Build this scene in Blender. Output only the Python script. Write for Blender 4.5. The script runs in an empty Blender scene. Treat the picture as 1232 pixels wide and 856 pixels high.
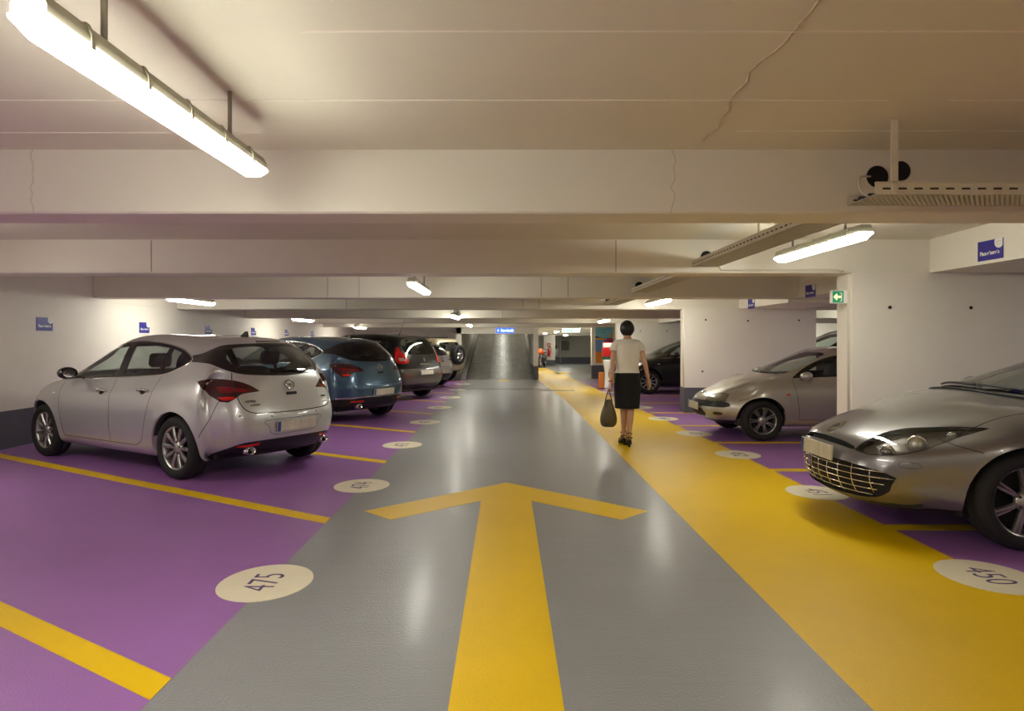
import bpy, bmesh, math, random
import numpy as np
from mathutils import Vector, Matrix
from mathutils.bvhtree import BVHTree

scene = bpy.context.scene
COL = scene.collection
random.seed(7)

# ---------------------------------------------------------------- camera, world, exposure
F_PX, CAM_H, VPX, VPY = 800.0, 1.43, 609.0, 410.0
cam_data = bpy.data.cameras.new('camera')
cam_data.sensor_width = 36.0
cam_data.sensor_fit = 'HORIZONTAL'
cam_data.lens = 36.0 * F_PX / 1232.0
cam_data.shift_x = (616.0 - VPX) / 1232.0
cam_data.shift_y = -(428.0 - VPY) / 1232.0
cam_data.clip_start, cam_data.clip_end = 0.05, 200
cam = bpy.data.objects.new('camera', cam_data)
cam.location = (0, 0, CAM_H)
cam.rotation_euler = (math.pi / 2, 0, 0)
COL.objects.link(cam)
scene.camera = cam

world = bpy.data.worlds.new('world')
scene.world = world
world.use_nodes = True
world.node_tree.nodes['Background'].inputs[0].default_value = (0.9, 0.85, 0.75, 1)
world.node_tree.nodes['Background'].inputs[1].default_value = 0.02

scene.view_settings.view_transform = 'Standard'
scene.view_settings.look = 'None'
scene.view_settings.gamma = 1.0
scene.view_settings.use_curve_mapping = False
scene.view_settings.exposure = 0.0
LAMP_POWER = 47.0
LAMP_COL = (1.0, 0.98, 0.85)

# ---------------------------------------------------------------- materials
MATS = {}
def s2l(c):
    return tuple(((v / 255) / 12.92 if v / 255 <= 0.04045 else ((v / 255 + 0.055) / 1.055) ** 2.4) for v in c)

def mat(name, rgb, rough=0.5, metal=0.0, coat=0.0, coat_rough=0.05, spec=0.5, emit=None, emit_s=0.0,
        var=0.0, var_scale=3.0, bump=0.0, bump_scale=40.0, rough_var=0.0, flake=0.0, lin=False, stretch=None, streak=0.0):
    """procedural principled material: noise driven colour / roughness / bump variation"""
    if name in MATS: return MATS[name]
    m = bpy.data.materials.new(name)
    m.use_nodes = True
    nt = m.node_tree; N = nt.nodes; L = nt.links
    b = N['Principled BSDF']
    col = rgb if lin else s2l(rgb)
    b.inputs['Base Color'].default_value = (*col, 1)
    b.inputs['Roughness'].default_value = rough
    b.inputs['Metallic'].default_value = metal
    b.inputs['Coat Weight'].default_value = coat
    b.inputs['Coat Roughness'].default_value = coat_rough
    b.inputs['Specular IOR Level'].default_value = spec
    if emit is not None:
        b.inputs['Emission Color'].default_value = (*emit, 1)
        b.inputs['Emission Strength'].default_value = emit_s
    tc = N.new('ShaderNodeTexCoord')
    src = tc.outputs['Object']
    if stretch:
        mp = N.new('ShaderNodeMapping'); mp.inputs['Scale'].default_value = stretch
        L.new(src, mp.inputs['Vector']); src = mp.outputs['Vector']
    if var > 0:
        n = N.new('ShaderNodeTexNoise'); n.inputs['Scale'].default_value = var_scale
        n.inputs['Detail'].default_value = 6; n.inputs['Roughness'].default_value = 0.6
        L.new(src, n.inputs['Vector'])
        r = N.new('ShaderNodeMapRange')
        r.inputs['From Min'].default_value = 0.2; r.inputs['From Max'].default_value = 0.8
        r.inputs['To Min'].default_value = 1 - var; r.inputs['To Max'].default_value = 1 + var
        L.new(n.outputs['Fac'], r.inputs['Value'])
        mx = N.new('ShaderNodeVectorMath'); mx.operation = 'SCALE'
        mx.inputs[0].default_value = col
        L.new(r.outputs['Result'], mx.inputs['Scale'])
        L.new(mx.outputs['Vector'], b.inputs['Base Color'])
    if rough_var > 0:
        n2 = N.new('ShaderNodeTexNoise'); n2.inputs['Scale'].default_value = var_scale * 1.7
        n2.inputs['Detail'].default_value = 5
        L.new(src, n2.inputs['Vector'])
        r2 = N.new('ShaderNodeMapRange')
        r2.inputs['From Min'].default_value = 0.3; r2.inputs['From Max'].default_value = 0.7
        r2.inputs['To Min'].default_value = max(0.02, rough - rough_var); r2.inputs['To Max'].default_value = rough + rough_var
        L.new(n2.outputs['Fac'], r2.inputs['Value'])
        L.new(r2.outputs['Result'], b.inputs['Roughness'])
    if bump > 0:
        n3 = N.new('ShaderNodeTexNoise'); n3.inputs['Scale'].default_value = bump_scale
        n3.inputs['Detail'].default_value = 4
        L.new(src, n3.inputs['Vector'])
        bp = N.new('ShaderNodeBump'); bp.inputs['Strength'].default_value = bump
        bp.inputs['Distance'].default_value = 0.01
        L.new(n3.outputs['Fac'], bp.inputs['Height'])
        L.new(bp.outputs['Normal'], b.inputs['Normal'])
        if streak > 0:      # trowel streaks running across the aisle
            ms = N.new('ShaderNodeMapping'); ms.inputs['Scale'].default_value = (.7, 7.0, 1)
            L.new(src, ms.inputs['Vector'])
            n5 = N.new('ShaderNodeTexNoise'); n5.inputs['Scale'].default_value = 1.6; n5.inputs['Detail'].default_value = 5
            L.new(ms.outputs['Vector'], n5.inputs['Vector'])
            b2 = N.new('ShaderNodeBump'); b2.inputs['Strength'].default_value = streak; b2.inputs['Distance'].default_value = .02
            L.new(n5.outputs['Fac'], b2.inputs['Height']); L.new(b2.outputs['Normal'], bp.inputs['Normal'])
    if flake > 0:
        v = N.new('ShaderNodeTexVoronoi'); v.inputs['Scale'].default_value = 900
        L.new(src, v.inputs['Vector'])
        r4 = N.new('ShaderNodeMapRange'); r4.inputs['To Min'].default_value = 1 - flake; r4.inputs['To Max'].default_value = 1 + flake
        sp = N.new('ShaderNodeSeparateColor'); L.new(v.outputs['Color'], sp.inputs[0])
        L.new(sp.outputs[0], r4.inputs['Value'])
        mx = N.new('ShaderNodeVectorMath'); mx.operation = 'SCALE'; mx.inputs[0].default_value = col
        L.new(r4.outputs['Result'], mx.inputs['Scale']); L.new(mx.outputs['Vector'], b.inputs['Base Color'])
    MATS[name] = m
    return m

def glass_mat(name, tint, refl=1.0, ior=1.5):
    if name in MATS: return MATS[name]
    m = bpy.data.materials.new(name); m.use_nodes = True
    nt = m.node_tree; N = nt.nodes; L = nt.links
    N.remove(N['Principled BSDF'])
    out = N['Material Output']
    t = N.new('ShaderNodeBsdfTransparent'); t.inputs[0].default_value = (*tint, 1)
    g = N.new('ShaderNodeBsdfGlossy'); g.inputs['Roughness'].default_value = 0.02
    g.inputs['Color'].default_value = (refl, refl, refl, 1)
    lw = N.new('ShaderNodeLayerWeight'); lw.inputs['Blend'].default_value = 0.5
    pw = N.new('ShaderNodeMath'); pw.operation = 'POWER'; pw.inputs[1].default_value = 4.0
    L.new(lw.outputs['Facing'], pw.inputs[0])
    fr = N.new('ShaderNodeMath'); fr.operation = 'MULTIPLY_ADD'; fr.inputs[1].default_value = .75; fr.inputs[2].default_value = .06
    L.new(pw.outputs[0], fr.inputs[0])
    mx = N.new('ShaderNodeMixShader')
    L.new(fr.outputs[0], mx.inputs[0]); L.new(t.outputs[0], mx.inputs[1]); L.new(g.outputs[0], mx.inputs[2])
    L.new(mx.outputs[0], out.inputs['Surface'])
    MATS[name] = m
    return m

M_wall = mat('white_painted_concrete', (238, 232, 222), rough=0.6, var=0.05, var_scale=1.2, bump=0.12, bump_scale=22)
M_ceil = mat('white_painted_ceiling', (226, 220, 202), rough=0.7, var=0.05, var_scale=0.8, bump=0.1, bump_scale=14)
M_base = mat('dark_grey_plinth_paint', (92, 92, 100), rough=0.5, var=0.08, var_scale=4)
M_grey = mat('grey_floor_paint', (137, 138, 140), rough=0.31, var=0.09, var_scale=1.1, bump=0.42, bump_scale=75, coat=0.2, coat_rough=0.2, streak=.10)
M_purple = mat('purple_floor_paint', (151, 101, 169), rough=0.36, var=0.09, var_scale=1.3, bump=0.3, bump_scale=100, coat=0.08, coat_rough=0.25, streak=.08)
M_yellow = mat('yellow_floor_paint', (232, 190, 0), rough=0.38, var=0.06, var_scale=1.6, bump=0.3, bump_scale=110, spec=.3, streak=.06)
M_disc = mat('cream_floor_paint', (226, 216, 190), rough=0.4, var=0.05, var_scale=6, bump=0.1)
M_digit = mat('violet_digit_paint', (74, 52, 104), rough=0.45, var=0.06)
M_housing = mat('lamp_housing_grey', (172, 168, 150), rough=0.5, var=0.04)
M_galv = mat('galvanised_tray', (226, 220, 200), rough=0.5, metal=0.0, var=0.08, var_scale=9)
M_dark = mat('dark_hollow', (22, 20, 22), rough=0.8, var=0.05)
M_bluesign = mat('blue_sign_print', (52, 46, 150), rough=0.35, var=0.03)
M_white = mat('white_print', (245, 244, 240), rough=0.4, var=0.02)
M_pipe = mat('pale_conduit', (224, 218, 204), rough=0.5, var=0.04)
M_tube = mat('lamp_diffuser_lit', (250, 248, 240), rough=0.4, emit=LAMP_COL, emit_s=LAMP_POWER, var=0.01)
M_black = mat('black_plastic', (20, 20, 21), rough=0.45, var=0.05)
M_seam = mat('panel_gap_black', (10, 10, 11), rough=0.7, var=0.05)
M_chrome = mat('chrome', (215, 215, 215), rough=0.12, metal=1.0, var=0.02)

# ---------------------------------------------------------------- helpers
def link(o, parent=None):
    COL.objects.link(o)
    if parent is not None: o.parent = parent
    return o

def tag(o, label=None, cat=None, group=None, kind=None):
    if label: o['label'] = label
    if cat: o['category'] = cat
    if group: o['group'] = group
    if kind: o['kind'] = kind
    return o

def empty(name, loc=(0, 0, 0), rz=0.0, label=None, cat=None, group=None):
    o = bpy.data.objects.new(name, None)
    o.empty_display_size = 0.2
    o.location = loc; o.rotation_euler = (0, 0, rz)
    link(o); tag(o, label, cat, group)
    return o

class MB:
    """collects simple shapes, then links them as one mesh object"""
    def __init__(self): self.v = []; self.f = []; self.sm = []
    def add(self, vs, fs, smooth=False, M=None):
        o = len(self.v)
        for p in vs:
            p = Vector(p)
            self.v.append(tuple(M @ p) if M is not None else tuple(p))
        for f in fs:
            self.f.append([i + o for i in f]); self.sm.append(smooth)
        return self
    def box(self, lo, hi, M=None):
        x0, y0, z0 = lo; x1, y1, z1 = hi
        vs = [(x0,y0,z0),(x1,y0,z0),(x1,y1,z0),(x0,y1,z0),(x0,y0,z1),(x1,y0,z1),(x1,y1,z1),(x0,y1,z1)]
        return self.add(vs, [(0,3,2,1),(4,5,6,7),(0,1,5,4),(1,2,6,5),(2,3,7,6),(3,0,4,7)], False, M)
    def cbox(self, c, s, M=None):
        return self.box([c[i] - s[i] / 2 for i in range(3)], [c[i] + s[i] / 2 for i in range(3)], M)
    def tube(self, pts, r, n=8, caps=True, radii=None, smooth=True, flat=1.0):
        pts = [Vector(p) for p in pts]
        rings = []; up = Vector((0, 0, 1)); prevx = None
        for i, p in enumerate(pts):
            d = (pts[min(i + 1, len(pts) - 1)] - pts[max(i - 1, 0)])
            if d.length < 1e-9: d = Vector((0, 0, 1))
            d.normalize()
            if prevx is None:
                ref = up if abs(d.z) < 0.9 else Vector((1, 0, 0))
                x = d.cross(ref).normalized()
            else:
                x = (prevx - d * prevx.dot(d))
                x = x.normalized() if x.length > 1e-6 else d.orthogonal().normalized()
            prevx = x
            y = d.cross(x)
            rr = radii[i] if radii else r
            rings.append([p + x * (rr * math.cos(2 * math.pi * k / n)) + y * (rr * flat * math.sin(2 * math.pi * k / n)) for k in range(n)])
        vs = [q for rg in rings for q in rg]; fs = []
        for i in range(len(pts) - 1):
            for k in range(n):
                a = i * n + k; b = i * n + (k + 1) % n
                fs.append((a, b, b + n, a + n))
        if caps:
            fs.append(tuple(reversed(range(n)))); fs.append(tuple(range((len(pts) - 1) * n, len(pts) * n)))
        return self.add(vs, fs, smooth)
    def lathe(self, prof, n=24, M=None, smooth=True, closed=False):
        """prof: (radius, axial) pairs about local Z"""
        vs = [(r * math.cos(2 * math.pi * k / n), r * math.sin(2 * math.pi * k / n), z) for r, z in prof for k in range(n)]
        fs = []
        m = len(prof)
        for i in range(m if closed else m - 1):
            j = (i + 1) % m
            for k in range(n):
                fs.append((i * n + k, i * n + (k + 1) % n, j * n + (k + 1) % n, j * n + k))
        return self.add(vs, fs, smooth, M)
    def prism(self, poly, d0, d1, M=None, smooth=False):
        """polygon in local XY extruded along local Z from d0 to d1"""
        n = len(poly)
        vs = [(x, y, d0) for x, y in poly] + [(x, y, d1) for x, y in poly]
        fs = [tuple(reversed(range(n))), tuple(range(n, 2 * n))]
        self.add(vs, fs, False, M)
        vs2 = vs; fs2 = [(k, (k + 1) % n, (k + 1) % n + n, k + n) for k in range(n)]
        return self.add(vs2, fs2, smooth, M)
    def sphere(self, c, r, nu=12, nv=8, M=None):
        if not hasattr(r, '__len__'): r = (r, r, r)
        vs = [(c[0], c[1], c[2] + r[2])]
        for i in range(1, nv):
            t = math.pi * i / nv
            for k in range(nu):
                p = 2 * math.pi * k / nu
                vs.append((c[0] + r[0] * math.sin(t) * math.cos(p), c[1] + r[1] * math.sin(t) * math.sin(p), c[2] + r[2] * math.cos(t)))
        vs.append((c[0], c[1], c[2] - r[2])); fs = []
        for k in range(nu): fs.append((0, 1 + k, 1 + (k + 1) % nu))
        for i in range(nv - 2):
            for k in range(nu):
                a = 1 + i * nu + k; b = 1 + i * nu + (k + 1) % nu
                fs.append((a, a + nu, b + nu, b))
        e = len(vs) - 1; o = 1 + (nv - 2) * nu
        for k in range(nu): fs.append((o + k, e, o + (k + 1) % nu))
        return self.add(vs, fs, True, M)
    def mesh(self, name, m=None):
        me = bpy.data.meshes.new(name)
        me.from_pydata(self.v, [], self.f)
        me.polygons.foreach_set('use_smooth', self.sm)
        if m: me.materials.append(m)
        me.update()
        bm = bmesh.new(); bm.from_mesh(me)
        bmesh.ops.recalc_face_normals(bm, faces=bm.faces)
        bm.to_mesh(me); bm.free()
        return me
    def build(self, name, m, parent=None, bevel=0.0, seg=2):
        o = bpy.data.objects.new(name, self.mesh(name, m))
        link(o, parent)
        if bevel > 0:
            md = o.modifiers.new('bevel', 'BEVEL'); md.width = bevel; md.segments = seg; md.limit_method = 'ANGLE'
        return o

def inst(name, mesh, parent, loc=(0, 0, 0), rot=(0, 0, 0), scale=(1, 1, 1)):
    o = bpy.data.objects.new(name, mesh)
    o.location = loc; o.rotation_euler = rot; o.scale = scale
    return link(o, parent)

def text_mesh(body, size, m, name='lettering', extrude=0.0005, align='CENTER', sx=1.0, bold=0.0):
    cu = bpy.data.curves.new(name, 'FONT')
    cu.body = body; cu.size = size; cu.align_x = align; cu.align_y = 'CENTER'; cu.extrude = extrude; cu.offset = bold
    cu.resolution_u = 3
    o = bpy.data.objects.new(name, cu); COL.objects.link(o)
    dg = bpy.context.evaluated_depsgraph_get()
    me = bpy.data.meshes.new_from_object(o.evaluated_get(dg))
    COL.objects.unlink(o); bpy.data.objects.remove(o); bpy.data.curves.remove(cu)
    me.name = name
    me.materials.clear(); me.materials.append(m)
    if sx != 1.0:
        for v in me.vertices: v.co.x *= sx
    return me

def frame(o, x, y):
    """matrix with origin o, local X along x, local Y along y"""
    x = Vector(x).normalized(); z = x.cross(Vector(y)).normalized(); y = z.cross(x)
    M = Matrix((x, y, z)).transposed().to_4x4(); M.translation = Vector(o)
    return M

# ---------------------------------------------------------------- the place: heights along the hall
BY = [-8, 0, 4.1, 7.3, 10.6, 13.3, 16.8, 20.3, 24.0, 28, 34, 44]
BB = [.90, .85, .785, .74, .68, .625, .565, .53, .48, .42, .36, .25]
def beam_z(y): return CAM_H + float(np.interp(y, BY, BB))
def ceil_z(y): return CAM_H + 1.5 * float(np.interp(y, BY, BB))
XL, XR, Y0, Y1 = -6.6, 10.5, -7.0, 43.0
RX0, RX1, RY = -1.64, 1.0, 24.3      # ramp

# floor -------------------------------------------------------
mb = MB()
mb.box((XL - .3, Y0, -.3), (XR + .3, RY, 0)); mb.box((RX1, RY, -.3), (XR + .3, Y1, 0)); mb.box((XL - .3, RY, -.3), (RX0, 29.3, 0))
floor = mb.build('floor', M_grey); tag(floor, kind='structure')
H1, H2 = 0.0012, 0.0024
def slab(name, pts, h, m, parent=None, h0=0.0):
    b = MB(); b.prism(pts, h0, h)
    return b.build(name, m, parent or floor)
XG0, XW0, XW1 = -1.415, 1.42, 2.93
slab('purple_bay_paint', [(XL, Y0), (XG0, Y0), (XG0, 24.2), (RX0, 25.2), (RX0, 28), (XL, 28.9)], H1, M_purple)
slab('purple_bay_paint', [(XW1, Y0), (8.2, Y0), (8.2, 24.0), (2.575, 24.0), (2.62, 22), (2.78, 14), (XW1, 9.0)], H1, M_purple)
slab('walkway_paint', [(XW0, Y0), (XW1, Y0), (XW1, 9.0), (2.78, 14), (2.62, 22), (2.1, 34), (1.15, 36), (1.15, 24.2), (XW0, 16)], H1, M_yellow)
# direction arrow (one painted sign)
def g(px, py):
    return ((px - VPX) * CAM_H / (py - VPY), CAM_H * F_PX / (py - VPY))
a_h = .225
yt = g(609, 581)[1]; yn = 6.0
ya = g(577, 603)[1]
arrow = [(-a_h, .6), (a_h, .6), (a_h, 5.93), (.92, 5.30), (1.19, 5.57), (0, 6.69), (-1.19, 5.57), (-.92, 5.30), (-a_h, 5.93)]
slab('arrow_marking', arrow, H1, M_yellow)
slab('arrow_marking', [(-.27, 23.3), (.11, 23.3), (.11, 24.2), (-.27, 24.2)], H1, M_yellow)
slab('arrow_marking', [(2.15, 28), (2.75, 28), (2.75, 30), (2.15, 30)], H1, M_yellow)
# drain channel across the aisle
mbd = MB(); mbd.box((-1.3, 19.55, 0), (1.3, 19.68, .002)); mbd.build('drain_strip', mat('drain_dark', (70, 68, 66), rough=.6, var=.1), floor)
mbd = MB(); mbd.box((.98, 18.9, 0), (1.95, 19.15, .004)); mbd.build('drain_grate', mat('drain_grate_metal', (96, 92, 84), rough=.5, metal=.4, var=.15, var_scale=20), floor)
# bay lines, left (slanted) and right (square)
TA = math.tan(math.radians(31.5))
LSP = 2.545
for k in range(-2, 9):
    ye = 5.27 + LSP * k
    w = .085
    xa, xb = XG0 - .0, XL + .12
    ya0 = ye; yb0 = ye + (xa - xb) * TA
    if yb0 > 28.6: continue
    slab('bay_line', [(xa, ya0 - w), (xa, ya0 + w), (xb, yb0 + w), (xb, yb0 - w)], H2, M_yellow)
RLN = [.75, 2.93, 5.08, 7.33, 9.3, 11.15, 13.15, 15.2, 17.3, 19.4, 21.6]
for ye in RLN:
    slab('bay_line', [(XW1 if ye < 9 else 2.84, ye - .075), (8.0, ye - .075), (8.0, ye + .075), (XW1 if ye < 9 else 2.84, ye + .075)], H2, M_yellow)
# number discs
def disc(cx, cy, num, side, a=.268, b=.305):
    pts = [(cx + a * math.cos(t), cy + b * math.sin(t)) for t in [2 * math.pi * i / 40 for i in range(40)]]
    d = slab('number_disc', pts, .0036, M_disc)
    me = text_mesh(num, .20, M_digit, 'digits', .0004, bold=-.0012)
    for v in me.vertices: v.co.y *= 1.30; v.co.x *= .98
    t = inst('digits', me, d, (cx, cy, .0040), (0, 0, math.radians(90 if side < 0 else -90)))
    return d
for k in range(8):
    num = 475 - k
    disc(-1.42, 3.93 + LSP * k + (.07 if k else 0), str(num), -1)
for k, (yy, num) in enumerate([(4.03, 450), (6.25, 451), (8.33, 452), (10.2, 453), (12.15, 454), (14.2, 455), (16.3, 456), (18.4, 457)]):
    disc(2.92 - .008 * max(0, yy - 6), yy, str(num), 1)

# ramp --------------------------------------------------------
def ramp_z(y): return (y - RY) * .157
M_ramp = mat('ribbed_ramp_concrete', (112, 110, 106), rough=.32, rough_var=.12, var=.28, var_scale=2.2, bump=.6, bump_scale=9, stretch=(.5, 5, 1))
mb = MB()
n = 24; R_END = 41.5
vs = []
for i in range(n + 1):
    y = RY + (R_END - RY) * i / n
    vs += [(RX0, y, ramp_z(y)), (RX1, y, ramp_z(y))]
mb.add(vs + [(RX0, RY, -.3), (RX1, RY, -.3), (RX0, R_END, -.3), (RX1, R_END, -.3)],
       [(2*i, 2*i+1, 2*i+3, 2*i+2) for i in range(n)])
ramp = mb.build('floor_ramp', M_ramp); tag(ramp, kind='structure')
M_rib = mat('ramp_rib_concrete', (104, 102, 98), rough=.3, rough_var=.12, var=.3, var_scale=5)
rb = MB(); rb.box((RX0 + .28, -.045, -.002), (RX1 - .12, .045, .005)); rme = rb.mesh('ramp_rib', M_rib)
sl = math.atan(.157)
for i in range(56):
    y = RY + .35 + i * .29
    inst('rib', rme, ramp, (0, y, ramp_z(y)), (sl, 0, 0))
# kerb on the ramp's left edge
kb = MB()
pk = [(RX0, RY - .5, 0), (RX0 + .22, RY - .5, 0), (RX0 + .22, R_END, 0), (RX0, R_END, 0)]
kb.add([(RX0, RY - .45, 0), (RX0 + .2, RY - .45, 0), (RX0 + .2, R_END, ramp_z(R_END)), (RX0, R_END, ramp_z(R_END)),
        (RX0, RY - .45, .16), (RX0 + .2, RY - .45, .16), (RX0 + .2, R_END, ramp_z(R_END) + .16), (RX0, R_END, ramp_z(R_END) + .16)],
       [(0,3,2,1),(4,5,6,7),(0,1,5,4),(1,2,6,5),(2,3,7,6),(3,0,4,7)])
kb.build('kerb', mat('kerb_concrete', (132, 130, 126), rough=.6, var=.1), ramp)

# walls -------------------------------------------------------
def wall(name, lo, hi, m=M_wall, base=0.5, faces='xy'):
    w = MB(); w.box(lo, hi)
    o = w.build(name, m); tag(o, kind='structure')
    if base:
        e = .006
        p = MB(); p.box((lo[0] - e, lo[1] - e, 0), (hi[0] + e, hi[1] + e, base))
        p.build('plinth', M_base, o)
    return o
TOPZ = 3.0
wl = wall('wall_left', (XL - .3, Y0, 0), (XL, 29.0, TOPZ))
lg = MB(); lg.box((XL, Y0, 2.06), (XL + .018, 29, 2.078)); lg.build('ledge', M_wall, wl)
wall('wall_back', (XL, 29.0, 0), (RX0 - .2, 29.3, TOPZ))
wall('wall_ramp_left', (RX0 - .2, RY, 0), (RX0, R_END, 4.2), base=0)
wall('wall_ramp_right', (RX1, RY - .1, 0), (RX1 + .17, R_END, 4.2), base=.5)
wall('wall_ramp_end', (RX0, R_END, 0), (RX1, R_END + .2, 4.4), base=0)
M_farw = mat('far_grey_wall_paint', (186, 182, 170), rough=.6, var=.05)
wall('wall_far', (RX1 + .17, 42, 0), (XR, 42.3, TOPZ), m=M_farw, base=.38)
wall('wall_right', (XR, Y0, 0), (XR + .3, 42, TOPZ))
wall('wall_front', (XL, Y0 - .3, 0), (XR, Y0, TOPZ))
FINS = [(3.80, 6.35, 7.30, .34), (3.53, 6.13, 13.15, .32), (3.38, 5.9, 20.3, .32), (3.22, 5.8, 25.0, .32)]
M_hole = M_dark
for i, (xa, xb, ya, th) in enumerate(FINS):
    f = wall('wall_fin_%d' % (i + 1), (xa, ya, 0), (xb, ya + th, beam_z(ya) + .01))
    hb = MB(); hb.lathe([(0, .0), (.018, 0), (.018, .006), (0, .006)], 10, frame((0, 0, 0), (1, 0, 0), (0, 0, 1)))
    hme = hb.mesh('tie_hole', M_hole)
    hs = [[(4.21, 1.795), (5.10, 1.79)], [(3.945, 1.84), (4.78, 1.82), (5.79, 1.83), (3.88, .82), (4.57, .755)], [(4.1, 1.72), (4.9, 1.72)], []][i]
    for hx, hz in hs: inst('tie_hole', hme, f, (hx, ya - .002, hz))
# ceiling and beams -------------------------------------------
mb = MB()
def ceil_strip(xa, xb, ya, yb, k):
    ys = np.linspace(ya, yb, k)
    vs = []
    for y in ys: vs += [(xa, y, ceil_z(y)), (xb, y, ceil_z(y)), (xa, y, ceil_z(y) + .25), (xb, y, ceil_z(y) + .25)]
    fs = [(0, 2, 3, 1), (4 * k - 4, 4 * k - 3, 4 * k - 1, 4 * k - 2)]
    for i in range(len(ys) - 1):
        a = 4 * i; fs += [(a, a + 1, a + 5, a + 4), (a + 2, a + 6, a + 7, a + 3), (a, a + 4, a + 6, a + 2), (a + 1, a + 3, a + 7, a + 5)]
    mb.add(vs, fs)
ceil_strip(XL, XR, Y0, RY + .25, 30); ceil_strip(XL, RX0, RY + .25, 29.3, 6); ceil_strip(RX1, XR, RY + .25, 42.3, 16)
ceiling = mb.build('ceiling', M_ceil); tag(ceiling, kind='structure')
BEAMS = [-5.6, -2.4, .9, 4.1, 7.3, 10.6, 13.3, 16.8, 20.3, 24.0, 28.0, 32.0, 36.0, 40.0]
M_beam = mat('painted_concrete_beam', (236, 231, 218), rough=.6, var=.05, var_scale=.9, bump=.14, bump_scale=18)
BW = .36
for y in BEAMS:
    zb = beam_z(y); zt = ceil_z(y) + .05
    if y >= RY: xs = [(RX1 + .17, XR)]
    else: xs = [(XL, XR)]
    for xa, xb in xs:
        b = MB(); b.box((xa, y, zb), (xb, y + BW, zt)); b.build('beam', M_beam, ceiling, bevel=.012, seg=1)
# lintel over the ramp mouth
b = MB(); b.box((RX0 - .2, RY, CAM_H + .25), (RX1, RY + .25, ceil_z(RY) + .4)); b.build('beam', M_beam, ceiling)
b = MB(); b.box((XL, 28.6, CAM_H + .38), (RX0 - .2, 29.0, ceil_z(28) + .1)); b.build('beam', M_beam, ceiling)
# longitudinal dropped beams on the right
for ya, yb in ((4.46, 7.3), (7.66, 10.6), (10.96, 13.3), (13.66, 16.8), (17.16, 20.3), (20.66, 24.0), (.9 + BW, 4.1), (-2.4 + BW, .9)):
    zb = min(beam_z(ya), beam_z(yb)) + .004
    b = MB(); b.box((4.65, ya, zb), (5.9, yb, ceil_z(ya) + .05)); b.build('longitudinal_beam', M_beam, ceiling)
# formwork ridges and a long crack on the near ceiling
M_ridge = mat('ceiling_ridge', (246, 240, 228), rough=.7, var=.08, var_scale=12)
for yy, x0, x1 in ((3.30, -4, 1.9), (3.30, 2.2, 5), (2.60, -.8, 4.6), (3.78, -3.1, -1.4), (3.75, 1.3, 4.3), (5.9, -5.8, -4.7), (6.05, -5, 3)):
    b = MB(); z = ceil_z(yy)
    b.box((x0, yy, z - .004), (x1, yy + .008, z + .004)); b.build('formwork_ridge', M_ridge, ceiling)
M_crack = mat('repaired_crack', (196, 184, 160), rough=.7, var=.15, var_scale=20)
def pt_c(px, py, z):   # a point of the ceiling plane seen at that pixel
    Z = (z - CAM_H) * F_PX / (VPY - py); return ((px - VPX) * Z / F_PX, Z)
rr = random.Random(3)
cpts = []
cp = [(990, 0), (945, 50), (905, 85), (880, 118), (862, 148), (835, 172)]
for (xa, ya), (xb, yb) in zip(cp, cp[1:]):
    for t in (0, .33, .66):
        x, y = pt_c(xa + (xb - xa) * t + rr.uniform(-4, 4), ya + (yb - ya) * t, 2.64)
        cpts.append((x, y, ceil_z(y) - .001))
b = MB(); b.tube(cpts, .007, 6, flat=.4); b.build('crack', M_crack, ceiling)
# column of cracks down the first beam
cb = [(1.03 + rr.uniform(-.02, .02), 4.098, beam_z(4.1) + .40 - .04 * i) for i in range(11)]
b = MB(); b.tube(cb, .0018, 5); b.build('crack', M_crack, ceiling)
cb = [(-2.93 + rr.uniform(-.02, .02), 4.098, beam_z(4.1) + .40 - .04 * i) for i in range(11)]
b = MB(); b.tube(cb, .0018, 5); b.build('crack', M_crack, ceiling)

# fluorescent lamps -------------------------------------------
LAMP_LEN = 1.62
def lamp_meshes(Lg):
    h = MB()   # housing: tray with sloping sides, end caps
    hw = .052
    sec = [(-hw, .0), (-hw, .028), (-hw * .72, .062), (hw * .72, .062), (hw, .028), (hw, .0)]
    vs = [(x, y, z) for y in (-Lg / 2, Lg / 2) for x, z in sec]
    n = len(sec)
    h.add(vs, [tuple(range(n)), tuple(reversed(range(n, 2 * n)))] + [(k, (k + 1) % n, (k + 1) % n + n, k + n) for k in range(n)])
    d = MB()
    hw2 = .056
    sec = [(-hw2, .0), (-hw2, -.022), (-hw2 * .62, -.05), (hw2 * .62, -.05), (hw2, -.022), (hw2, .0)]
    ys = [(-Lg / 2 - .004, .5), (-Lg / 2 + .05, 1), (Lg / 2 - .05, 1), (Lg / 2 + .004, .5)]
    vs = [(x, y, z * s) for y, s in ys for x, z in sec]
    fs = [tuple(range(n)), tuple(reversed(range(3 * n, 4 * n)))]
    for i in range(3):
        fs += [(i * n + k, i * n + (k + 1) % n, (i + 1) * n + (k + 1) % n, (i + 1) * n + k) for k in range(n)]
    d.add(vs, fs)
    c = MB(); c.add([(x, y, z) for y in (-.010, .010) for x, z in ((-.060, -.014), (-.060, .030), (-.041, .068), (.041, .068), (.060, .030), (.060, -.014), (.0555, -.014), (.0555, .028), (.037, .0635), (-.037, .0635), (-.0555, .028), (-.0555, -.014))], [tuple(range(11, -1, -1)), tuple(range(12, 24))] + [(k, (k + 1) % 12, (k + 1) % 12 + 12, k + 12) for k in range(12)])
    r = MB(); r.tube([(0, 0, 0), (0, 0, 1)], .011, 8); 
    return h.mesh('lamp_housing', M_housing), d.mesh('lamp_diffuser', M_tube), c.mesh('lamp_clip', M_housing), r.mesh('lamp_rod', M_housing)
LM = lamp_meshes(LAMP_LEN)
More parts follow.
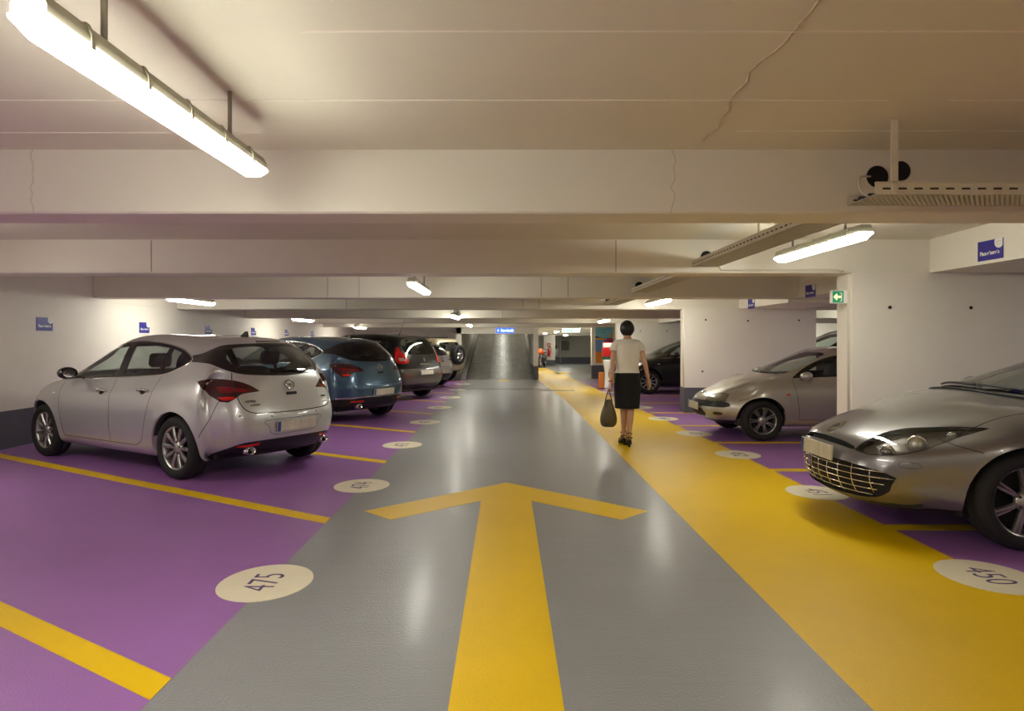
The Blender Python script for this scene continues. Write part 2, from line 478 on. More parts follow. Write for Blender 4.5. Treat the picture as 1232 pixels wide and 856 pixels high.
def lamp(x, y, label, group, drop=.30, Lg=LAMP_LEN, detail=True):
    zc = ceil_z(y)
    z = zc - drop
    t = empty('fluorescent_lamp', (x, y, z), 0, label, 'lamp', group)
    s = (1, Lg / LAMP_LEN, 1)
    inst('housing', LM[0], t, scale=s); inst('diffuser', LM[1], t, scale=s)
    if detail:
        for yy in (-.62, -.31, 0, .31, .62): inst('clip', LM[2], t, (0, yy * Lg / LAMP_LEN, 0))
    for yy in (-.5, .5):
        inst('hanging_rod', LM[3], t, (0, yy, .06), scale=(1, 1, ceil_z(y + yy) - z - .06 + .003))
    return t
G1 = 'fluorescent lamps in the row left of the aisle'
lamp(-1.33, 2.70, 'long lit fluorescent lamp hanging nearest the camera, upper left', G1, Lg=1.70)
lamp(-1.33, .93, 'lit fluorescent lamp end just showing in the upper left corner', G1, Lg=1.70)
lamp(-1.19, 9.15, 'lit fluorescent lamp above the left of the aisle, second of that row', G1, drop=.33)
lamp(-1.24, 16.3, 'small lit fluorescent lamp over the aisle, third of the left row', G1, drop=.27)
lamp(-1.24, 22.6, 'tiny lit fluorescent lamp over the aisle, just before the ramp', G1, drop=.22)
G2 = 'fluorescent lamps in the row right of the aisle'
lamp(2.78, 5.95, 'lit fluorescent lamp under the beams at right beside the perforated cable tray', G2, drop=.30)
lamp(2.78, 12.2, 'lit fluorescent lamp over the yellow walkway, left of the wall with tie holes', G2, drop=.26)
lamp(2.78, 19.0, 'small lit fluorescent lamp above the walkway, before the painted panel', G2, drop=.24)
lamp(2.78, 26.3, 'tiny lit fluorescent lamp beside the white illuminated sign', G2, drop=.2)
lamp(2.3, 30.4, 'tiny far lit lamp beyond the white illuminated sign, nearer one', G2, drop=.18)
lamp(2.0, 34.3, 'tiny far lit lamp beyond the white illuminated sign, further one', G2, drop=.15)
lamp(3.4, 38.2, 'farthest tiny lit lamp over the far grey wall', G2, drop=.15)
G3 = 'fluorescent lamps along the left wall'
lamp(-5.5, 5.4, 'lit fluorescent lamp near the left wall out of the picture edge', G3)
lamp(-5.55, 11.75, 'lit fluorescent lamp near the left wall above the silver hatchback', G3, drop=.28)
lamp(-5.55, 18.2, 'small lit lamp by the left wall above the blue hatchback', G3, drop=.25)
lamp(-5.4, 24.6, 'tiny lit lamp by the left wall above the black people carrier', G3, drop=.22)
b = MB(); b.box((RX0 - .2, RY + .25, 4.2), (RX1 + .17, R_END + .2, 4.4)); b.build('shaft_ceiling', M_ceil, ceiling)
for ly, lb in ((33.5, 'added unseen lamp brightening the middle of the ramp, hidden behind its lintel'), (38.5, 'added unseen lamp brightening the top of the ramp, hidden behind its lintel')):
    t = empty('fluorescent_lamp', (-.2, ly, 3.75), 0, lb, 'lamp', 'added ramp lamps')
    inst('housing', LM[0], t); inst('diffuser', LM[1], t)  # unseen lamps added inside the shaft to brighten the dark ramp
    for yy in (-.5, .5): inst('hanging_rod', LM[3], t, (0, yy, .06), scale=(1, 1, .395))
G4 = 'fluorescent lamps behind the camera and beyond the right fins'
for (x, y, lb) in ((-1.24, -3.6, 'fluorescent lamp over the aisle behind the viewpoint'), (2.78, -.9, 'fluorescent lamp over the walkway just behind the viewpoint'), (-5.5, -1.0, 'fluorescent lamp by the left wall behind the viewpoint'),
                   (7.6, 4.0, 'fluorescent lamp out of frame above the gunmetal coupe tail'), (7.9, 10.2, 'fluorescent lamp hidden behind the nearest wall fin'), (8.9, 16.0, 'fluorescent lamp hidden behind the second wall fin'),
                   (8.9, 22.6, 'fluorescent lamp hidden behind the third wall fin'), (2.78, -5.2, 'fluorescent lamp over the walkway farthest behind the viewpoint')):
    lamp(x, y, lb, G4, detail=False)
# casting joints down the faces of the beams
M_joint = mat('beam_joint_grey', (150, 144, 134), rough=.7, var=.05)
for (x, y) in ((.555, 10.6), (.98, 10.6), (-2.35, 10.6), (-2.85, 10.6), (.33, 13.3), (.66, 13.3), (-3.2, 13.3), (1.2, 7.3), (-3.9, 7.3), (-.1, 16.8)):
    b = MB(); b.box((x, y - .0015, beam_z(y) + .015), (x + .009, y + .01, ceil_z(y) - .01)); b.build('casting_joint', M_joint, ceiling)

# ================================================================ cars
M_lining = mat('car_lining', (46, 45, 46), rough=.8, var=.06)
M_tyre = mat('tyre_rubber', (26, 25, 25), rough=.75, var=.12, var_scale=30, bump=.2, bump_scale=90)
M_alloy = mat('alloy_silver', (176, 174, 172), rough=.3, metal=.85, var=.05, var_scale=20)
M_barrel = mat('dark_wheel_barrel', (38, 37, 37), rough=.5, metal=.5, var=.1)
M_seat = mat('seat_cloth', (58, 57, 60), rough=.9, var=.1, var_scale=30)
M_piano = mat('gloss_black_trim', (12, 12, 13), rough=.12, coat=.5, var=.03)
M_glass = glass_mat('tinted_car_glass', (.70, .77, .74))
M_dglass = glass_mat('dark_car_glass', (.48, .50, .50))
M_clear = glass_mat('clear_lamp_lens', (.9, .9, .9))
M_red = mat('red_lamp_lens', (122, 8, 10), rough=.12, coat=.8, var=.25, var_scale=14)
M_redb = mat('bright_red_lamp', (214, 30, 22), rough=.15, coat=.6, var=.2, var_scale=20)
M_redd = mat('dark_red_lamp', (62, 8, 12), rough=.12, coat=.8, var=.25, var_scale=14)
M_orange = mat('orange_lamp', (214, 92, 22), rough=.2, coat=.5, var=.12)
M_smoke = mat('pale_lamp_lens', (196, 160, 150), rough=.15, coat=.5, var=.15, var_scale=30)
M_refl = mat('lamp_reflector', (150, 150, 150), rough=.22, metal=.8, var=.2, var_scale=18)
M_refld = mat('dark_lamp_housing', (72, 70, 68), rough=.3, metal=.5, var=.2, var_scale=12)
M_plate = mat('number_plate_print', (206, 200, 182), rough=.4, var=.26, var_scale=11, stretch=(1, 1, .35))
M_plateb = mat('number_plate_band', (58, 82, 150), rough=.4, var=.05)
M_bulb = mat('projector_lens', (205, 205, 196), rough=.06, metal=.6, var=.04)

def catmull(ctrl, per=6, closed=False):
    n = len(ctrl); out = []
    P = [Vector((*c, 0)) if len(c) == 2 else Vector(c) for c in ctrl]
    rng = range(n) if closed else range(n - 1)
    for i in rng:
        p0 = P[(i - 1) % n] if closed or i > 0 else P[0]
        p1 = P[i]; p2 = P[(i + 1) % n]
        p3 = P[(i + 2) % n] if closed or i + 2 < n else P[n - 1]
        for k in range(per):
            t = k / per
            out.append(.5 * ((2 * p1) + (-p0 + p2) * t + (2 * p0 - 5 * p1 + 4 * p2 - p3) * t * t + (-p0 + 3 * p1 - 3 * p2 + p3) * t ** 3))
    if not closed: out.append(P[-1])
    if len(ctrl[0]) == 2: return [(p.x, p.y) for p in out]
    return out

def inside(p, poly):
    x, y = p; c = False; n = len(poly); j = n - 1
    for i in range(n):
        xi, yi = poly[i]; xj, yj = poly[j]
        if (yi > y) != (yj > y) and x < (xj - xi) * (y - yi) / (yj - yi) + xi: c = not c
        j = i
    return c

FCOLS = [(0, 0), (.40, .02), (.75, .10), (.955, .30)]

class Body:
    """car body shell: control cage -> smooth surface -> cut into regions (glass, lamps, doors, bumpers ...)"""
    def __init__(self, S):
        self.S = S
        W = S['W']; st = S['st']; rows = S['rows']       # rows 0..3: (wfac, xf, xr, zf, zm, zr)
        n = len(st)
        fc = S.get('fc', FCOLS); rc = S.get('rc', FCOLS)
        tap = S['tap']
        def wf(x): return float(np.interp(-x, [-t[0] for t in tap], [t[1] for t in tap]))
        xf5, zf5, xr5, zr5, w5 = S['sh']
        R = 6
        def rowdata(r):
            if r < 4: return rows[r]
            if r == 5: return (w5, xf5, xr5, zf5, None, zr5)
            a = rows[3]; t = .55
            return (S.get('w4', a[0] * .985), a[1] + (xf5 - a[1]) * S.get('f4', .4), a[2] + (xr5 - a[2]) * S.get('r4', .4), a[3] + (zf5 - a[3]) * t, None, a[5] + (zr5 - a[5]) * t)
        path = []
        for p in range(4): path.append(('f', p))
        for i in range(n): path.append(('s', i))
        for p in range(3, -1, -1): path.append(('r', p))
        grid = {}
        V = []
        def add(p): V.append(Vector(p)); return len(V) - 1
        wff = wf(rows[2][1]); wfr = wf(rows[2][2])
        for q, (k, i) in enumerate(path):
            for r in range(R):
                w, xf, xr, zf, zm, zr = rowdata(r)
                if k == 'f':
                    fr, bk = fc[i]; P = (xf - bk * S.get('fbow', 1), fr * w * W * wff, zf + (S.get('fdz', (0, 0, 0, 0))[i] if r >= 4 else 0))
                elif k == 'r':
                    fr, bk = rc[i]; P = (xr + bk * S.get('rbow', 1), fr * w * W * wfr, zr + (S.get('rdz', (0, 0, 0, 0))[i] if r >= 4 else 0))
                else:
                    x, zs = st[i][0], st[i][1]
                    if r == 5: z = zs
                    else:
                        z3 = float(np.interp(-x, [-rows[min(r, 3)][1], -(rows[min(r,3)][1] - .7), -(rows[min(r,3)][2] + .7), -rows[min(r,3)][2]],
                                             [rows[min(r,3)][3], rows[min(r,3)][4], rows[min(r,3)][4], rows[min(r,3)][5]]))
                        z = z3 if r < 4 else z3 + (zs - z3) * .55
                    P = (x, w * W * wf(x), z)
                grid[q, r] = add(P)
        Q = len(path)
        top = {}
        for c in range(4):
            top[0, c] = grid[c, 5]
            top[n + 1, c] = grid[Q - 1 - c, 5]
        for i in range(n):
            x, zs, xr_, yr, zr_, xc, zc = st[i]
            top[i + 1, 3] = grid[4 + i, 5]
            top[i + 1, 2] = add((xr_, yr, zr_))
            top[i + 1, 1] = add((xc + (xr_ - xc) * .25, yr * .53, zc - (zc - zr_) * .22))
            top[i + 1, 0] = add((xc, 0, zc))
        F = []
        for q in range(Q - 1):
            for r in range(R - 1): F.append((grid[q, r], grid[q + 1, r], grid[q + 1, r + 1], grid[q, r + 1]))
        for i in range(n + 1):
            for c in range(3): F.append((top[i, c], top[i, c + 1], top[i + 1, c + 1], top[i + 1, c]))
        # mirror
        nv = len(V); mp = {}
        VV = [v.copy() for v in V]
        for i, v in enumerate(V):
            if abs(v.y) < 1e-6: mp[i] = i
            else: mp[i] = len(VV); VV.append(Vector((v.x, -v.y, v.z)))
        FF = F + [tuple(mp[k] for k in reversed(f)) for f in F]
        me = bpy.data.meshes.new('cage'); me.from_pydata([tuple(v) for v in VV], [], FF); me.update()
        ob = bpy.data.objects.new('cage', me); COL.objects.link(ob)
        md = ob.modifiers.new('s', 'SUBSURF'); md.levels = 2
        tgt = np.array([tuple(v) for v in VV]); cur = tgt.copy()
        for it in range(4):
            me.vertices.foreach_set('co', cur.ravel()); me.update()
            dg = bpy.context.evaluated_depsgraph_get(); dg.update()
            ev = ob.evaluated_get(dg).to_mesh()
            a = np.empty(len(ev.vertices) * 3); ev.vertices.foreach_get('co', a); a = a.reshape(-1, 3)[:len(VV)]
            ob.evaluated_get(dg).to_mesh_clear()
            if it < 3: cur = cur + (tgt - a) * .75
        md.levels = S.get('lev', 3)
        dg = bpy.context.evaluated_depsgraph_get(); dg.update()
        em = bpy.data.meshes.new_from_object(ob.evaluated_get(dg))
        COL.objects.unlink(ob); bpy.data.objects.remove(ob)
        bm = bmesh.new(); bm.from_mesh(em); bpy.data.meshes.remove(em); bpy.data.meshes.remove(me)
        bmesh.ops.recalc_face_normals(bm, faces=bm.faces)
        # outward check
        c = sum((f.normal.dot(f.calc_center_median() - Vector((0, 0, .7))) for f in bm.faces))
        if c < 0: bmesh.ops.reverse_faces(bm, faces=bm.faces)
        # arch flare
        for ax in S['axles']:
            ra = S['arch']
            for v in bm.verts:
                d = math.hypot(v.co.x - ax, v.co.z - S['wr'])
                if abs(v.co.y) > .5 * W and ra - .08 < d < ra + .10 and v.co.z < S['wr'] + ra + .1:
                    v.co.y += math.copysign(S.get('flare', .012) * (1 - abs(d - ra) / .10 if d > ra else 1), v.co.y)
        bm.normal_update()
        self.NL = bm.verts.layers.float_vector.new('nrm')
        self.RL = bm.faces.layers.int.new('reg')
        for v in bm.verts: v[self.NL] = v.normal
        dele = [f for f in bm.faces if f.calc_center_median().y < 0]
        bmesh.ops.delete(bm, geom=dele, context='FACES')
        self.bm = bm
        self.bvh = BVHTree.FromBMesh(bm)
        self.regs = {}; self.names = ['body']
    @staticmethod
    def axes(th):
        t = math.radians(th)
        return Vector((math.cos(t), math.sin(t), 0)), Vector((-math.sin(t), math.cos(t), 0))
    def surf(self, th, u, v, off=0.0):
        d, r = self.axes(th)
        o = r * u + Vector((0, 0, v)) + d * 6
        if abs(o.y) < .002 and abs(d.y) < .01: o.y = .002
        loc, nor, _, _ = self.bvh.ray_cast(o, -d)
        if loc is None: return None, None
        if abs(loc.y) < .003 and abs(d.y) < .01: loc.y = 0; nor = Vector((nor.x, 0, nor.z)).normalized()
        return loc + nor * off, nor
    def top(self, x, y, off=0.0):
        loc, nor, _, _ = self.bvh.ray_cast(Vector((x, max(abs(y), .002), 5)), Vector((0, 0, -1)))
        return (loc + nor * off, nor) if loc is not None else (None, None)
    def cut(self, name, poly, th, nmin=.12, cond=None, over=('body',), up=False):
        """poly in the (u, z) picture seen from azimuth th (or (x, y) from above); marks the faces inside as region name"""
        bm = self.bm
        if up: d, r, z = Vector((0, 0, 1)), Vector((1, 0, 0)), Vector((0, 1, 0))
        else:
            d, r = self.axes(th); z = Vector((0, 0, 1))
        if name not in self.names: self.names.append(name)
        rid = self.names.index(name); ov = {self.names.index(o) for o in over}
        us = [p[0] for p in poly]; vs = [p[1] for p in poly]
        u0, u1, v0, v1 = min(us), max(us), min(vs), max(vs)
        cand = []
        for f in bm.faces:
            if f[self.RL] not in ov: continue
            if f.normal.dot(d) < nmin: continue
            fu = [v.co.dot(r) for v in f.verts]; fv = [v.co.dot(z) for v in f.verts]
            if max(fu) < u0 or min(fu) > u1 or max(fv) < v0 or min(fv) > v1: continue
            if cond and not cond(f.calc_center_median()): continue
            cand.append(f)
        m = len(poly)
        for i in range(m):
            a = poly[i]; b = poly[(i + 1) % m]
            du, dv = b[0] - a[0], b[1] - a[1]
            L = math.hypot(du, dv)
            if L < 1e-6: continue
            no = r * (-dv / L) + z * (du / L)
            co = r * a[0] + z * a[1]
            # only faces near this edge
            near = []; rest = []
            for f in cand:
                ts = [((v.co.dot(r) - a[0]) * du + (v.co.dot(z) - a[1]) * dv) / L for v in f.verts]
                (near if max(ts) > -.02 and min(ts) < L + .02 else rest).append(f)
            if not near: continue
            ed = {e for f in near for e in f.edges}; ve = {v for f in near for v in f.verts}
            ret = bmesh.ops.bisect_plane(bm, geom=list(ve) + list(ed) + near, dist=1e-5, plane_co=co, plane_no=no)
            cand = rest + [x for x in ret['geom'] if isinstance(x, bmesh.types.BMFace)]
        for f in cand:
            c = f.calc_center_median()
            if inside((c.dot(r), c.dot(z)), poly): f[self.RL] = rid
    def faces(self, name):
        i = self.names.index(name)
        return [f for f in self.bm.faces if f[self.RL] == i]
    def region_mesh(self, fs, m, mode='both', off=0.0, name='part'):
        """mode: both (merged halves), left, right"""
        V = []; Nn = []; F = []
        def half(sgn):
            idx = {}
            for f in fs:
                ids = []
                for v in f.verts:
                    key = v.index if (sgn > 0 or abs(v.co.y) > 1e-4) else ('c', v.index)
                    if sgn < 0 and abs(v.co.y) <= 1e-4 and v.index in self._share: ids.append(self._share[v.index]); continue
                    if key not in idx:
                        n = Vector(v[self.NL]).normalized()
                        p = v.co + n * off
                        V.append((p.x, p.y * sgn, p.z)); Nn.append((n.x, n.y * sgn, n.z))
                        idx[key] = len(V) - 1
                        if sgn > 0 and abs(v.co.y) <= 1e-4: self._share[v.index] = len(V) - 1
                    ids.append(idx[key])
                F.append(ids if sgn > 0 else ids[::-1])
        self._share = {}
        self.bm.verts.index_update()
        if mode in ('both', 'left'): half(1)
        if mode in ('both', 'right'):
            if mode == 'right': self._share = {}
            half(-1)
        me = bpy.data.meshes.new(name); me.from_pydata(V, [], F); me.update()
        me.polygons.foreach_set('use_smooth', [True] * len(F))
        me.materials.append(m)
        if off >= 0: me.normals_split_custom_set_from_vertices(Nn)
        return me
    def seam(self, poly, th, mats, parent, w=.006, name='panel_gap', mirror=True, closed=False, off=.0012, dens=.03, up=False):
        pts = []
        q = list(poly) + ([poly[0]] if closed else [])
        for a, b in zip(q, q[1:]):
            k = max(1, int(math.hypot(b[0] - a[0], b[1] - a[1]) / dens))
            for i in range(k): pts.append((a[0] + (b[0] - a[0]) * i / k, a[1] + (b[1] - a[1]) * i / k))
        pts.append(q[-1])
        P = []
        for u, v in pts:
            l, n = self.top(u, v) if up else self.surf(th, u, v)
            if l is not None: P.append((l, n))
        if len(P) < 2: return
        for sgn in ((1, -1) if mirror else (1,)):
            V = []; F = []
            for i, (l, n) in enumerate(P):
                t = (P[min(i + 1, len(P) - 1)][0] - P[max(0, i - 1)][0])
                if t.length < 1e-9: t = Vector((1, 0, 0))
                s = n.cross(t.normalized()).normalized()
                for k, o in ((-1, 0), (0, off * 2), (1, 0)):
                    p = l + s * (k * w / 2) + n * (off * .5 + o * .5); V.append((p.x, p.y * sgn, p.z))
            for i in range(len(P) - 1):
                a = 3 * i
                F += [(a, a + 1, a + 4, a + 3), (a + 1, a + 2, a + 5, a + 4)]
            me = bpy.data.meshes.new(name); me.from_pydata(V, [], F); me.update(); me.materials.append(mats)
            me.polygons.foreach_set('use_smooth', [True] * len(F))
            inst(name, me, parent)

WHEELS = {}
def wheel_meshes(key, r, w, rim, spokes, style):
    if key in WHEELS: return WHEELS[key]
    t = MB()    # tyre about local Z (axle), outer face at +z
    h = w / 2
    prof = [(rim - .004, -h * .8), (rim + .012, -h * .96), (rim + (r - rim) * .45, -h * 1.02), (r - .022, -h * .93), (r - .006, -h * .76), (r, -h * .5), (r, -h * .04), (r - .006, -h * .035), (r - .006, h * .035),
            (r, h * .04), (r, h * .5), (r - .006, h * .76), (r - .022, h * .93), (rim + (r - rim) * .45, h * 1.02), (rim + .012, h * .96), (rim - .004, h * .8)]
    t.lathe(prof, 40)
    b = MB()   # barrel + lip
    b.lathe([(rim + .002, h * .86), (rim + .006, h * .80), (rim - .008, h * .78), (rim - .02, h * .62), (rim - .028, -h * .3), (rim - .028, -h * .8), (rim - .004, -h * .82)], 36)
    bk = MB(); bk.lathe([(rim - .03, -h * .15), (.05, -h * .15), (0, -h * .15)], 32)     # dark back (brake disc)
    bk.lathe([(rim * .72, -h * .05), (.06, -h * .05)], 32)
    sp = MB()
    fz = h * .66
    def spoke(a0, w0, w1, twist=0.0):
        # tapered bar from hub to lip
        ri, ro = .045, rim - .006
        vs = []
        for rr_, ww, zz in ((ri, w0, fz - .012), ((ri + ro) / 2, (w0 + w1) / 2, fz + .004), (ro, w1, fz + .002)):
            a = a0 + twist * (rr_ - ri)
            c, s = math.cos(a), math.sin(a)
            for k, dz in ((-1, -.006), (-.55, .006), (.55, .006), (1, -.006), (.7, -.03), (-.7, -.03)):
                vs.append((c * rr_ - s * ww * k, s * rr_ + c * ww * k, zz + dz))
        fs = [(0, 1, 2, 3, 4, 5), (17, 16, 15, 14, 13, 12)]
        for i in range(2):
            for k in range(6): fs.append((i * 6 + k, (i + 1) * 6 + k, (i + 1) * 6 + (k + 1) % 6, i * 6 + (k + 1) % 6))
        sp.add(vs, fs)
    if style == 'twin':
        spoke(.11, .010, .011, .0); spoke(-.11, .010, .011, .0)
    elif style == 'thin5':
        spoke(.07, .013, .010); spoke(-.07, .013, .010)
    elif style == 'steel':
        spoke(0, .03, .035)
    elif style == 'broad':
        spoke(0, .020, .030)
    else:
        spoke(0, .016, .024)
    hb = MB(); hb.lathe([(.074, fz - .03), (.072, fz - .008), (.05, fz + .004), (.034, fz + .012), (0, fz + .014)], 20)
    bo = MB(); bo.lathe([(.008, fz - .004), (.008, fz + .008), (0, fz + .009)], 6)
    WHEELS[key] = (t.mesh('tyre', M_tyre), b.mesh('rim', M_alloy), bk.mesh('brake_disc', M_barrel), sp.mesh('spoke', M_alloy), hb.mesh('hub_cap', M_alloy), bo.mesh('wheel_bolt', M_barrel), spokes)
    return WHEELS[key]

def add_wheel(car, key, x, y, z, phase=0.0, detail=True):
    t, b, bk, sp, hb, bo, n = WHEELS[key]
    w = inst('wheel', t, car, (x, y, z), (-math.pi / 2 if y > 0 else math.pi / 2, 0, 0))
    inst('rim', b, w); inst('brake_disc', bk, w)
    for i in range(n): inst('spoke', sp, w, rot=(0, 0, phase + 2 * math.pi * i / n))
    inst('hub_cap', hb, w)
    if detail:
        for i in range(5):
            a = phase + 2 * math.pi * i / 5 + .3
            inst('wheel_bolt', bo, w, (.056 * math.cos(a), .056 * math.sin(a), 0))
    return w

def seat_mesh():
    b = MB()
    b.sphere((0, 0, 0), 1)
    return b
def rounded_box(name, size, m, r=.04, seg=3):
    b = MB(); b.cbox((0, 0, 0), size)
    me = b.mesh(name, m)
    bm = bmesh.new(); bm.from_mesh(me)
    bmesh.ops.bevel(bm, geom=list(bm.edges), offset=min(r, min(size) * .48), segments=seg, profile=.5, affect='EDGES')
    for f in bm.faces: f.smooth = True
    bm.to_mesh(me); bm.free()
    return me
SEAT = {}
def add_seat(car, x, y, zf, back=True, hz=.0, wide=.5):
    if not SEAT:
        SEAT['c'] = rounded_box('seat_cushion', (.50, .50, .16), M_seat, .06)
        SEAT['b'] = rounded_box('seat_back', (.14, .48, .60), M_seat, .06)
        SEAT['h'] = rounded_box('headrest', (.10, .26, .17), M_seat, .045)
    c = inst('seat', SEAT['c'], car, (x, y, zf + .18), (0, -.12, 0), (1, wide / .5, 1))
    inst('seat_back', SEAT['b'], c, (-.27, 0, .33), (0, -.22, 0))
    hn = 1 if wide < .7 else 2
    for k in range(hn):
        inst('headrest', SEAT['h'], c, (-.37, 0 if hn == 1 else (-.22 + .44 * k) , .72 + hz), (0, -.1, 0), (1, .5 / wide, 1))
def add_wheelrim(car, x, y, z):
    b = MB(); b.tube([(0, .18 * math.cos(t), .18 * math.sin(t)) for t in [2 * math.pi * i / 24 for i in range(25)]], .014, 8)
    b.tube([(0, -.17, 0), (.04, 0, -.01), (0, .17, 0)], .018, 6); b.tube([(.04, 0, 0), (.0, 0, -.17)], .016, 6)
    o = b.build('steering_wheel', M_black, car); o.location = (x, y, z); o.rotation_euler = (0, -.4, 0)

def finish_car(B, car, paint, R, glass=(), lining=True):
    """R: region -> (part name, material, mode) ; body always merged"""
    bm = B.bm
    # drop holes
    holes = [n for n in B.names if n.startswith('hole')]
    for hn in holes:
        fs = B.faces(hn)
        if not fs: continue
        edges = {e for f in fs for e in f.edges if any(g_ not in fs for g_ in e.link_faces)} if False else None
        sset = set(fs)
        be = [e for e in {e for f in fs for e in f.edges} if any(q not in sset for q in e.link_faces)]
        bmesh.ops.delete(bm, geom=fs, context='FACES_ONLY')
        be = [e for e in be if e.is_valid and len(e.link_faces) == 1]
        if hn.startswith('hole_arch') and be:
            ret = bmesh.ops.extrude_edge_only(bm, edges=be)
            nvs = [v for v in ret['geom'] if isinstance(v, bmesh.types.BMVert)]
            for v in nvs: v.co.y -= .07
            for f in {f for v in nvs for f in v.link_faces}:
                f[B.RL] = 0
            for v in nvs:
                pass
    bm.verts.index_update()
    bodyf = B.faces('body')
    body = inst('body_shell', B.region_mesh(bodyf, paint, 'both', name='body_shell'), car)
    objs = {'body': body}
    lin = list(bodyf)
    for n in B.names[1:]:
        if n.startswith('hole'): continue
        fs = B.faces(n)
        if not fs or n not in R: continue
        pn, m, mode = R[n][:3]
        par = objs.get(R[n][3]) if len(R[n]) > 3 else None
        if mode == 'pair':
            l = inst(pn, B.region_mesh(fs, m, 'left', name=pn), (par[0] if isinstance(par, tuple) else par) or car)
            r = inst(pn, B.region_mesh(fs, m, 'right', name=pn), (par[1] if isinstance(par, tuple) else par) or car)
            objs[n] = (l, r)
        else:
            objs[n] = inst(pn, B.region_mesh(fs, m, 'both', name=pn), par or car)
        if n not in glass: lin += fs
    if lining:
        lf = [f for f in lin if f.is_valid and f.calc_center_median().z > .42]
        inst('interior_lining', B.region_mesh(lf, M_lining, 'both', off=-.022, name='interior_lining'), car)
    return objs

def underbody(car, x0, x1, w, z=.19, axles=(), arch=.36, wy=.6):
    b = MB(); b.box((x0, -w, z), (x1, w, z + .12))
    b.build('underbody', M_black, car, bevel=.03)
    for ax in axles:
        for s in (-1, 1):
            k = MB(); n = 16
            vs = []
            for i in range(n + 1):
                t = math.pi * (-.08 + 1.16 * i / n)
                vs += [(ax + (arch - .008) * math.cos(t), s * (w - .16), .32 + (arch - .008) * math.sin(t)), (ax + (arch - .008) * math.cos(t), s * wy, .32 + (arch - .008) * math.sin(t))]
            k.add(vs, [(2 * i, 2 * i + 1, 2 * i + 3, 2 * i + 2) for i in range(n)], True)
            cen = [vs[2 * i] for i in range(n + 1)]
            k.add(cen, [tuple(range(n + 1))])
            k.build('wheel_arch_liner', M_black, car)

def plate(car, loc, nrm, w=.52, h=.11, side=1, band=True):
    up = Vector((0, 0, 1)); nrm = Vector(nrm).normalized()
    x = up.cross(nrm).normalized()
    M = frame(loc, x, up - nrm * up.dot(nrm))
    b = MB(); b.box((-w / 2, -h / 2, -.006), (w / 2, h / 2, .008), M)
    p = b.build('number_plate', M_plate, car, bevel=.004)
    if band:
        c = MB(); c.box((-w / 2 + .004, -h / 2 + .004, .008), (-w / 2 + .045, h / 2 - .004, .0095), M); c.build('plate_band', M_plateb, p)
    return p, M

def on_surface(me, name, B, th, u, v, parent, mirror=False, off=.0, roll=0.0, up=(0, 0, 1)):
    """place a mesh (local Z = surface normal, local Y = up) on the body"""
    l, n = B.surf(th, u, v)
    if l is None: return None
    x = Vector(up).cross(n).normalized()
    upv = Vector(up)
    M = frame(l + n * off, x, upv - n * upv.dot(n)) @ Matrix.Rotation(roll, 4, 'Z')
    o = inst(name, me, parent); o.matrix_local = M
    if mirror:
        M2 = frame(Vector((l.x, -l.y, l.z)) + Vector((n.x, -n.y, n.z)) * off, Vector(up).cross(Vector((n.x, -n.y, n.z))).normalized(), upv - Vector((n.x, -n.y, n.z)) * upv.dot(n)) @ Matrix.Rotation(-roll, 4, 'Z')
        o2 = inst(name, me, parent); o2.matrix_local = M2
    return o

def handle_mesh(m):
    b = MB(); b.tube([(-.095, 0, .004), (-.085, .001, .024), (-.04, .003, .034), (.04, .003, .034), (.085, .001, .024), (.095, 0, .004)], .013, 8, flat=.7)
    return b.mesh('door_handle', m)
def cup_mesh():
    b = MB(); b.sphere((0, -.004, 0), (.05, .03, .006), 14, 6); return b.mesh('handle_recess', M_seam)

def mirror_part(car, x, y, z, m, s=1, size=(.11, .20, .14), glassm=None):
    """door mirror: stalk and shell, glass facing the tail"""
    sx, sy, sz = size
    b = MB()
    b.sphere((x, y, z), (sx * .62, sy * .5, sz * .5), 16, 10)
    v2 = []
    for p in b.v:
        px = max(p[0], x - sx * .28); v2.append((px, p[1], p[2]))
    b.v = v2
    o = b.build('door_mirror', m, car)
    st = MB(); st.tube([(x + .02, y - s * sy * .75, z - .05), (x + .01, y - s * .02, z - .045)], .022, 8, flat=.6); st.build('mirror_stalk', M_black, o)
    gl = MB(); gl.lathe([(sz * .36, 0), (0, .0005)], 18, frame((x - sx * .285, y, z), (0, 1, 0), (0, 0, 1)) @ Matrix.Diagonal((1.35, .95, -1, 1)))
    gl.build('mirror_glass', M_chrome, o)
    return o

def interior(car, zf=.36, xs=(.15, -.78), y=.36, dash=.78, dz=.86, hz=0, w=.62, shelf=None, rear=True):
    for s in (-1, 1): add_seat(car, xs[0], s * y, zf, hz=hz)
    if rear: add_seat(car, xs[1], 0, zf + .03, hz=hz * .6, wide=1.15)
    me = rounded_box('dashboard', (.42, w * 2, .26), M_black, .08); inst('dashboard', me, car, (dash, 0, dz))
    add_wheelrim(car, dash - .30, .36, dz + .02)
    if shelf: 
        b = MB(); b.box((shelf[0], -w * .9, shelf[2]), (shelf[1], w * .9, shelf[2] + .02)); b.build('parcel_shelf', M_lining, car)
    fl = MB(); fl.box((-1.7, -w, zf - .1), (dash + .1, w, zf)); fl.build('cabin_floor', M_lining, car)

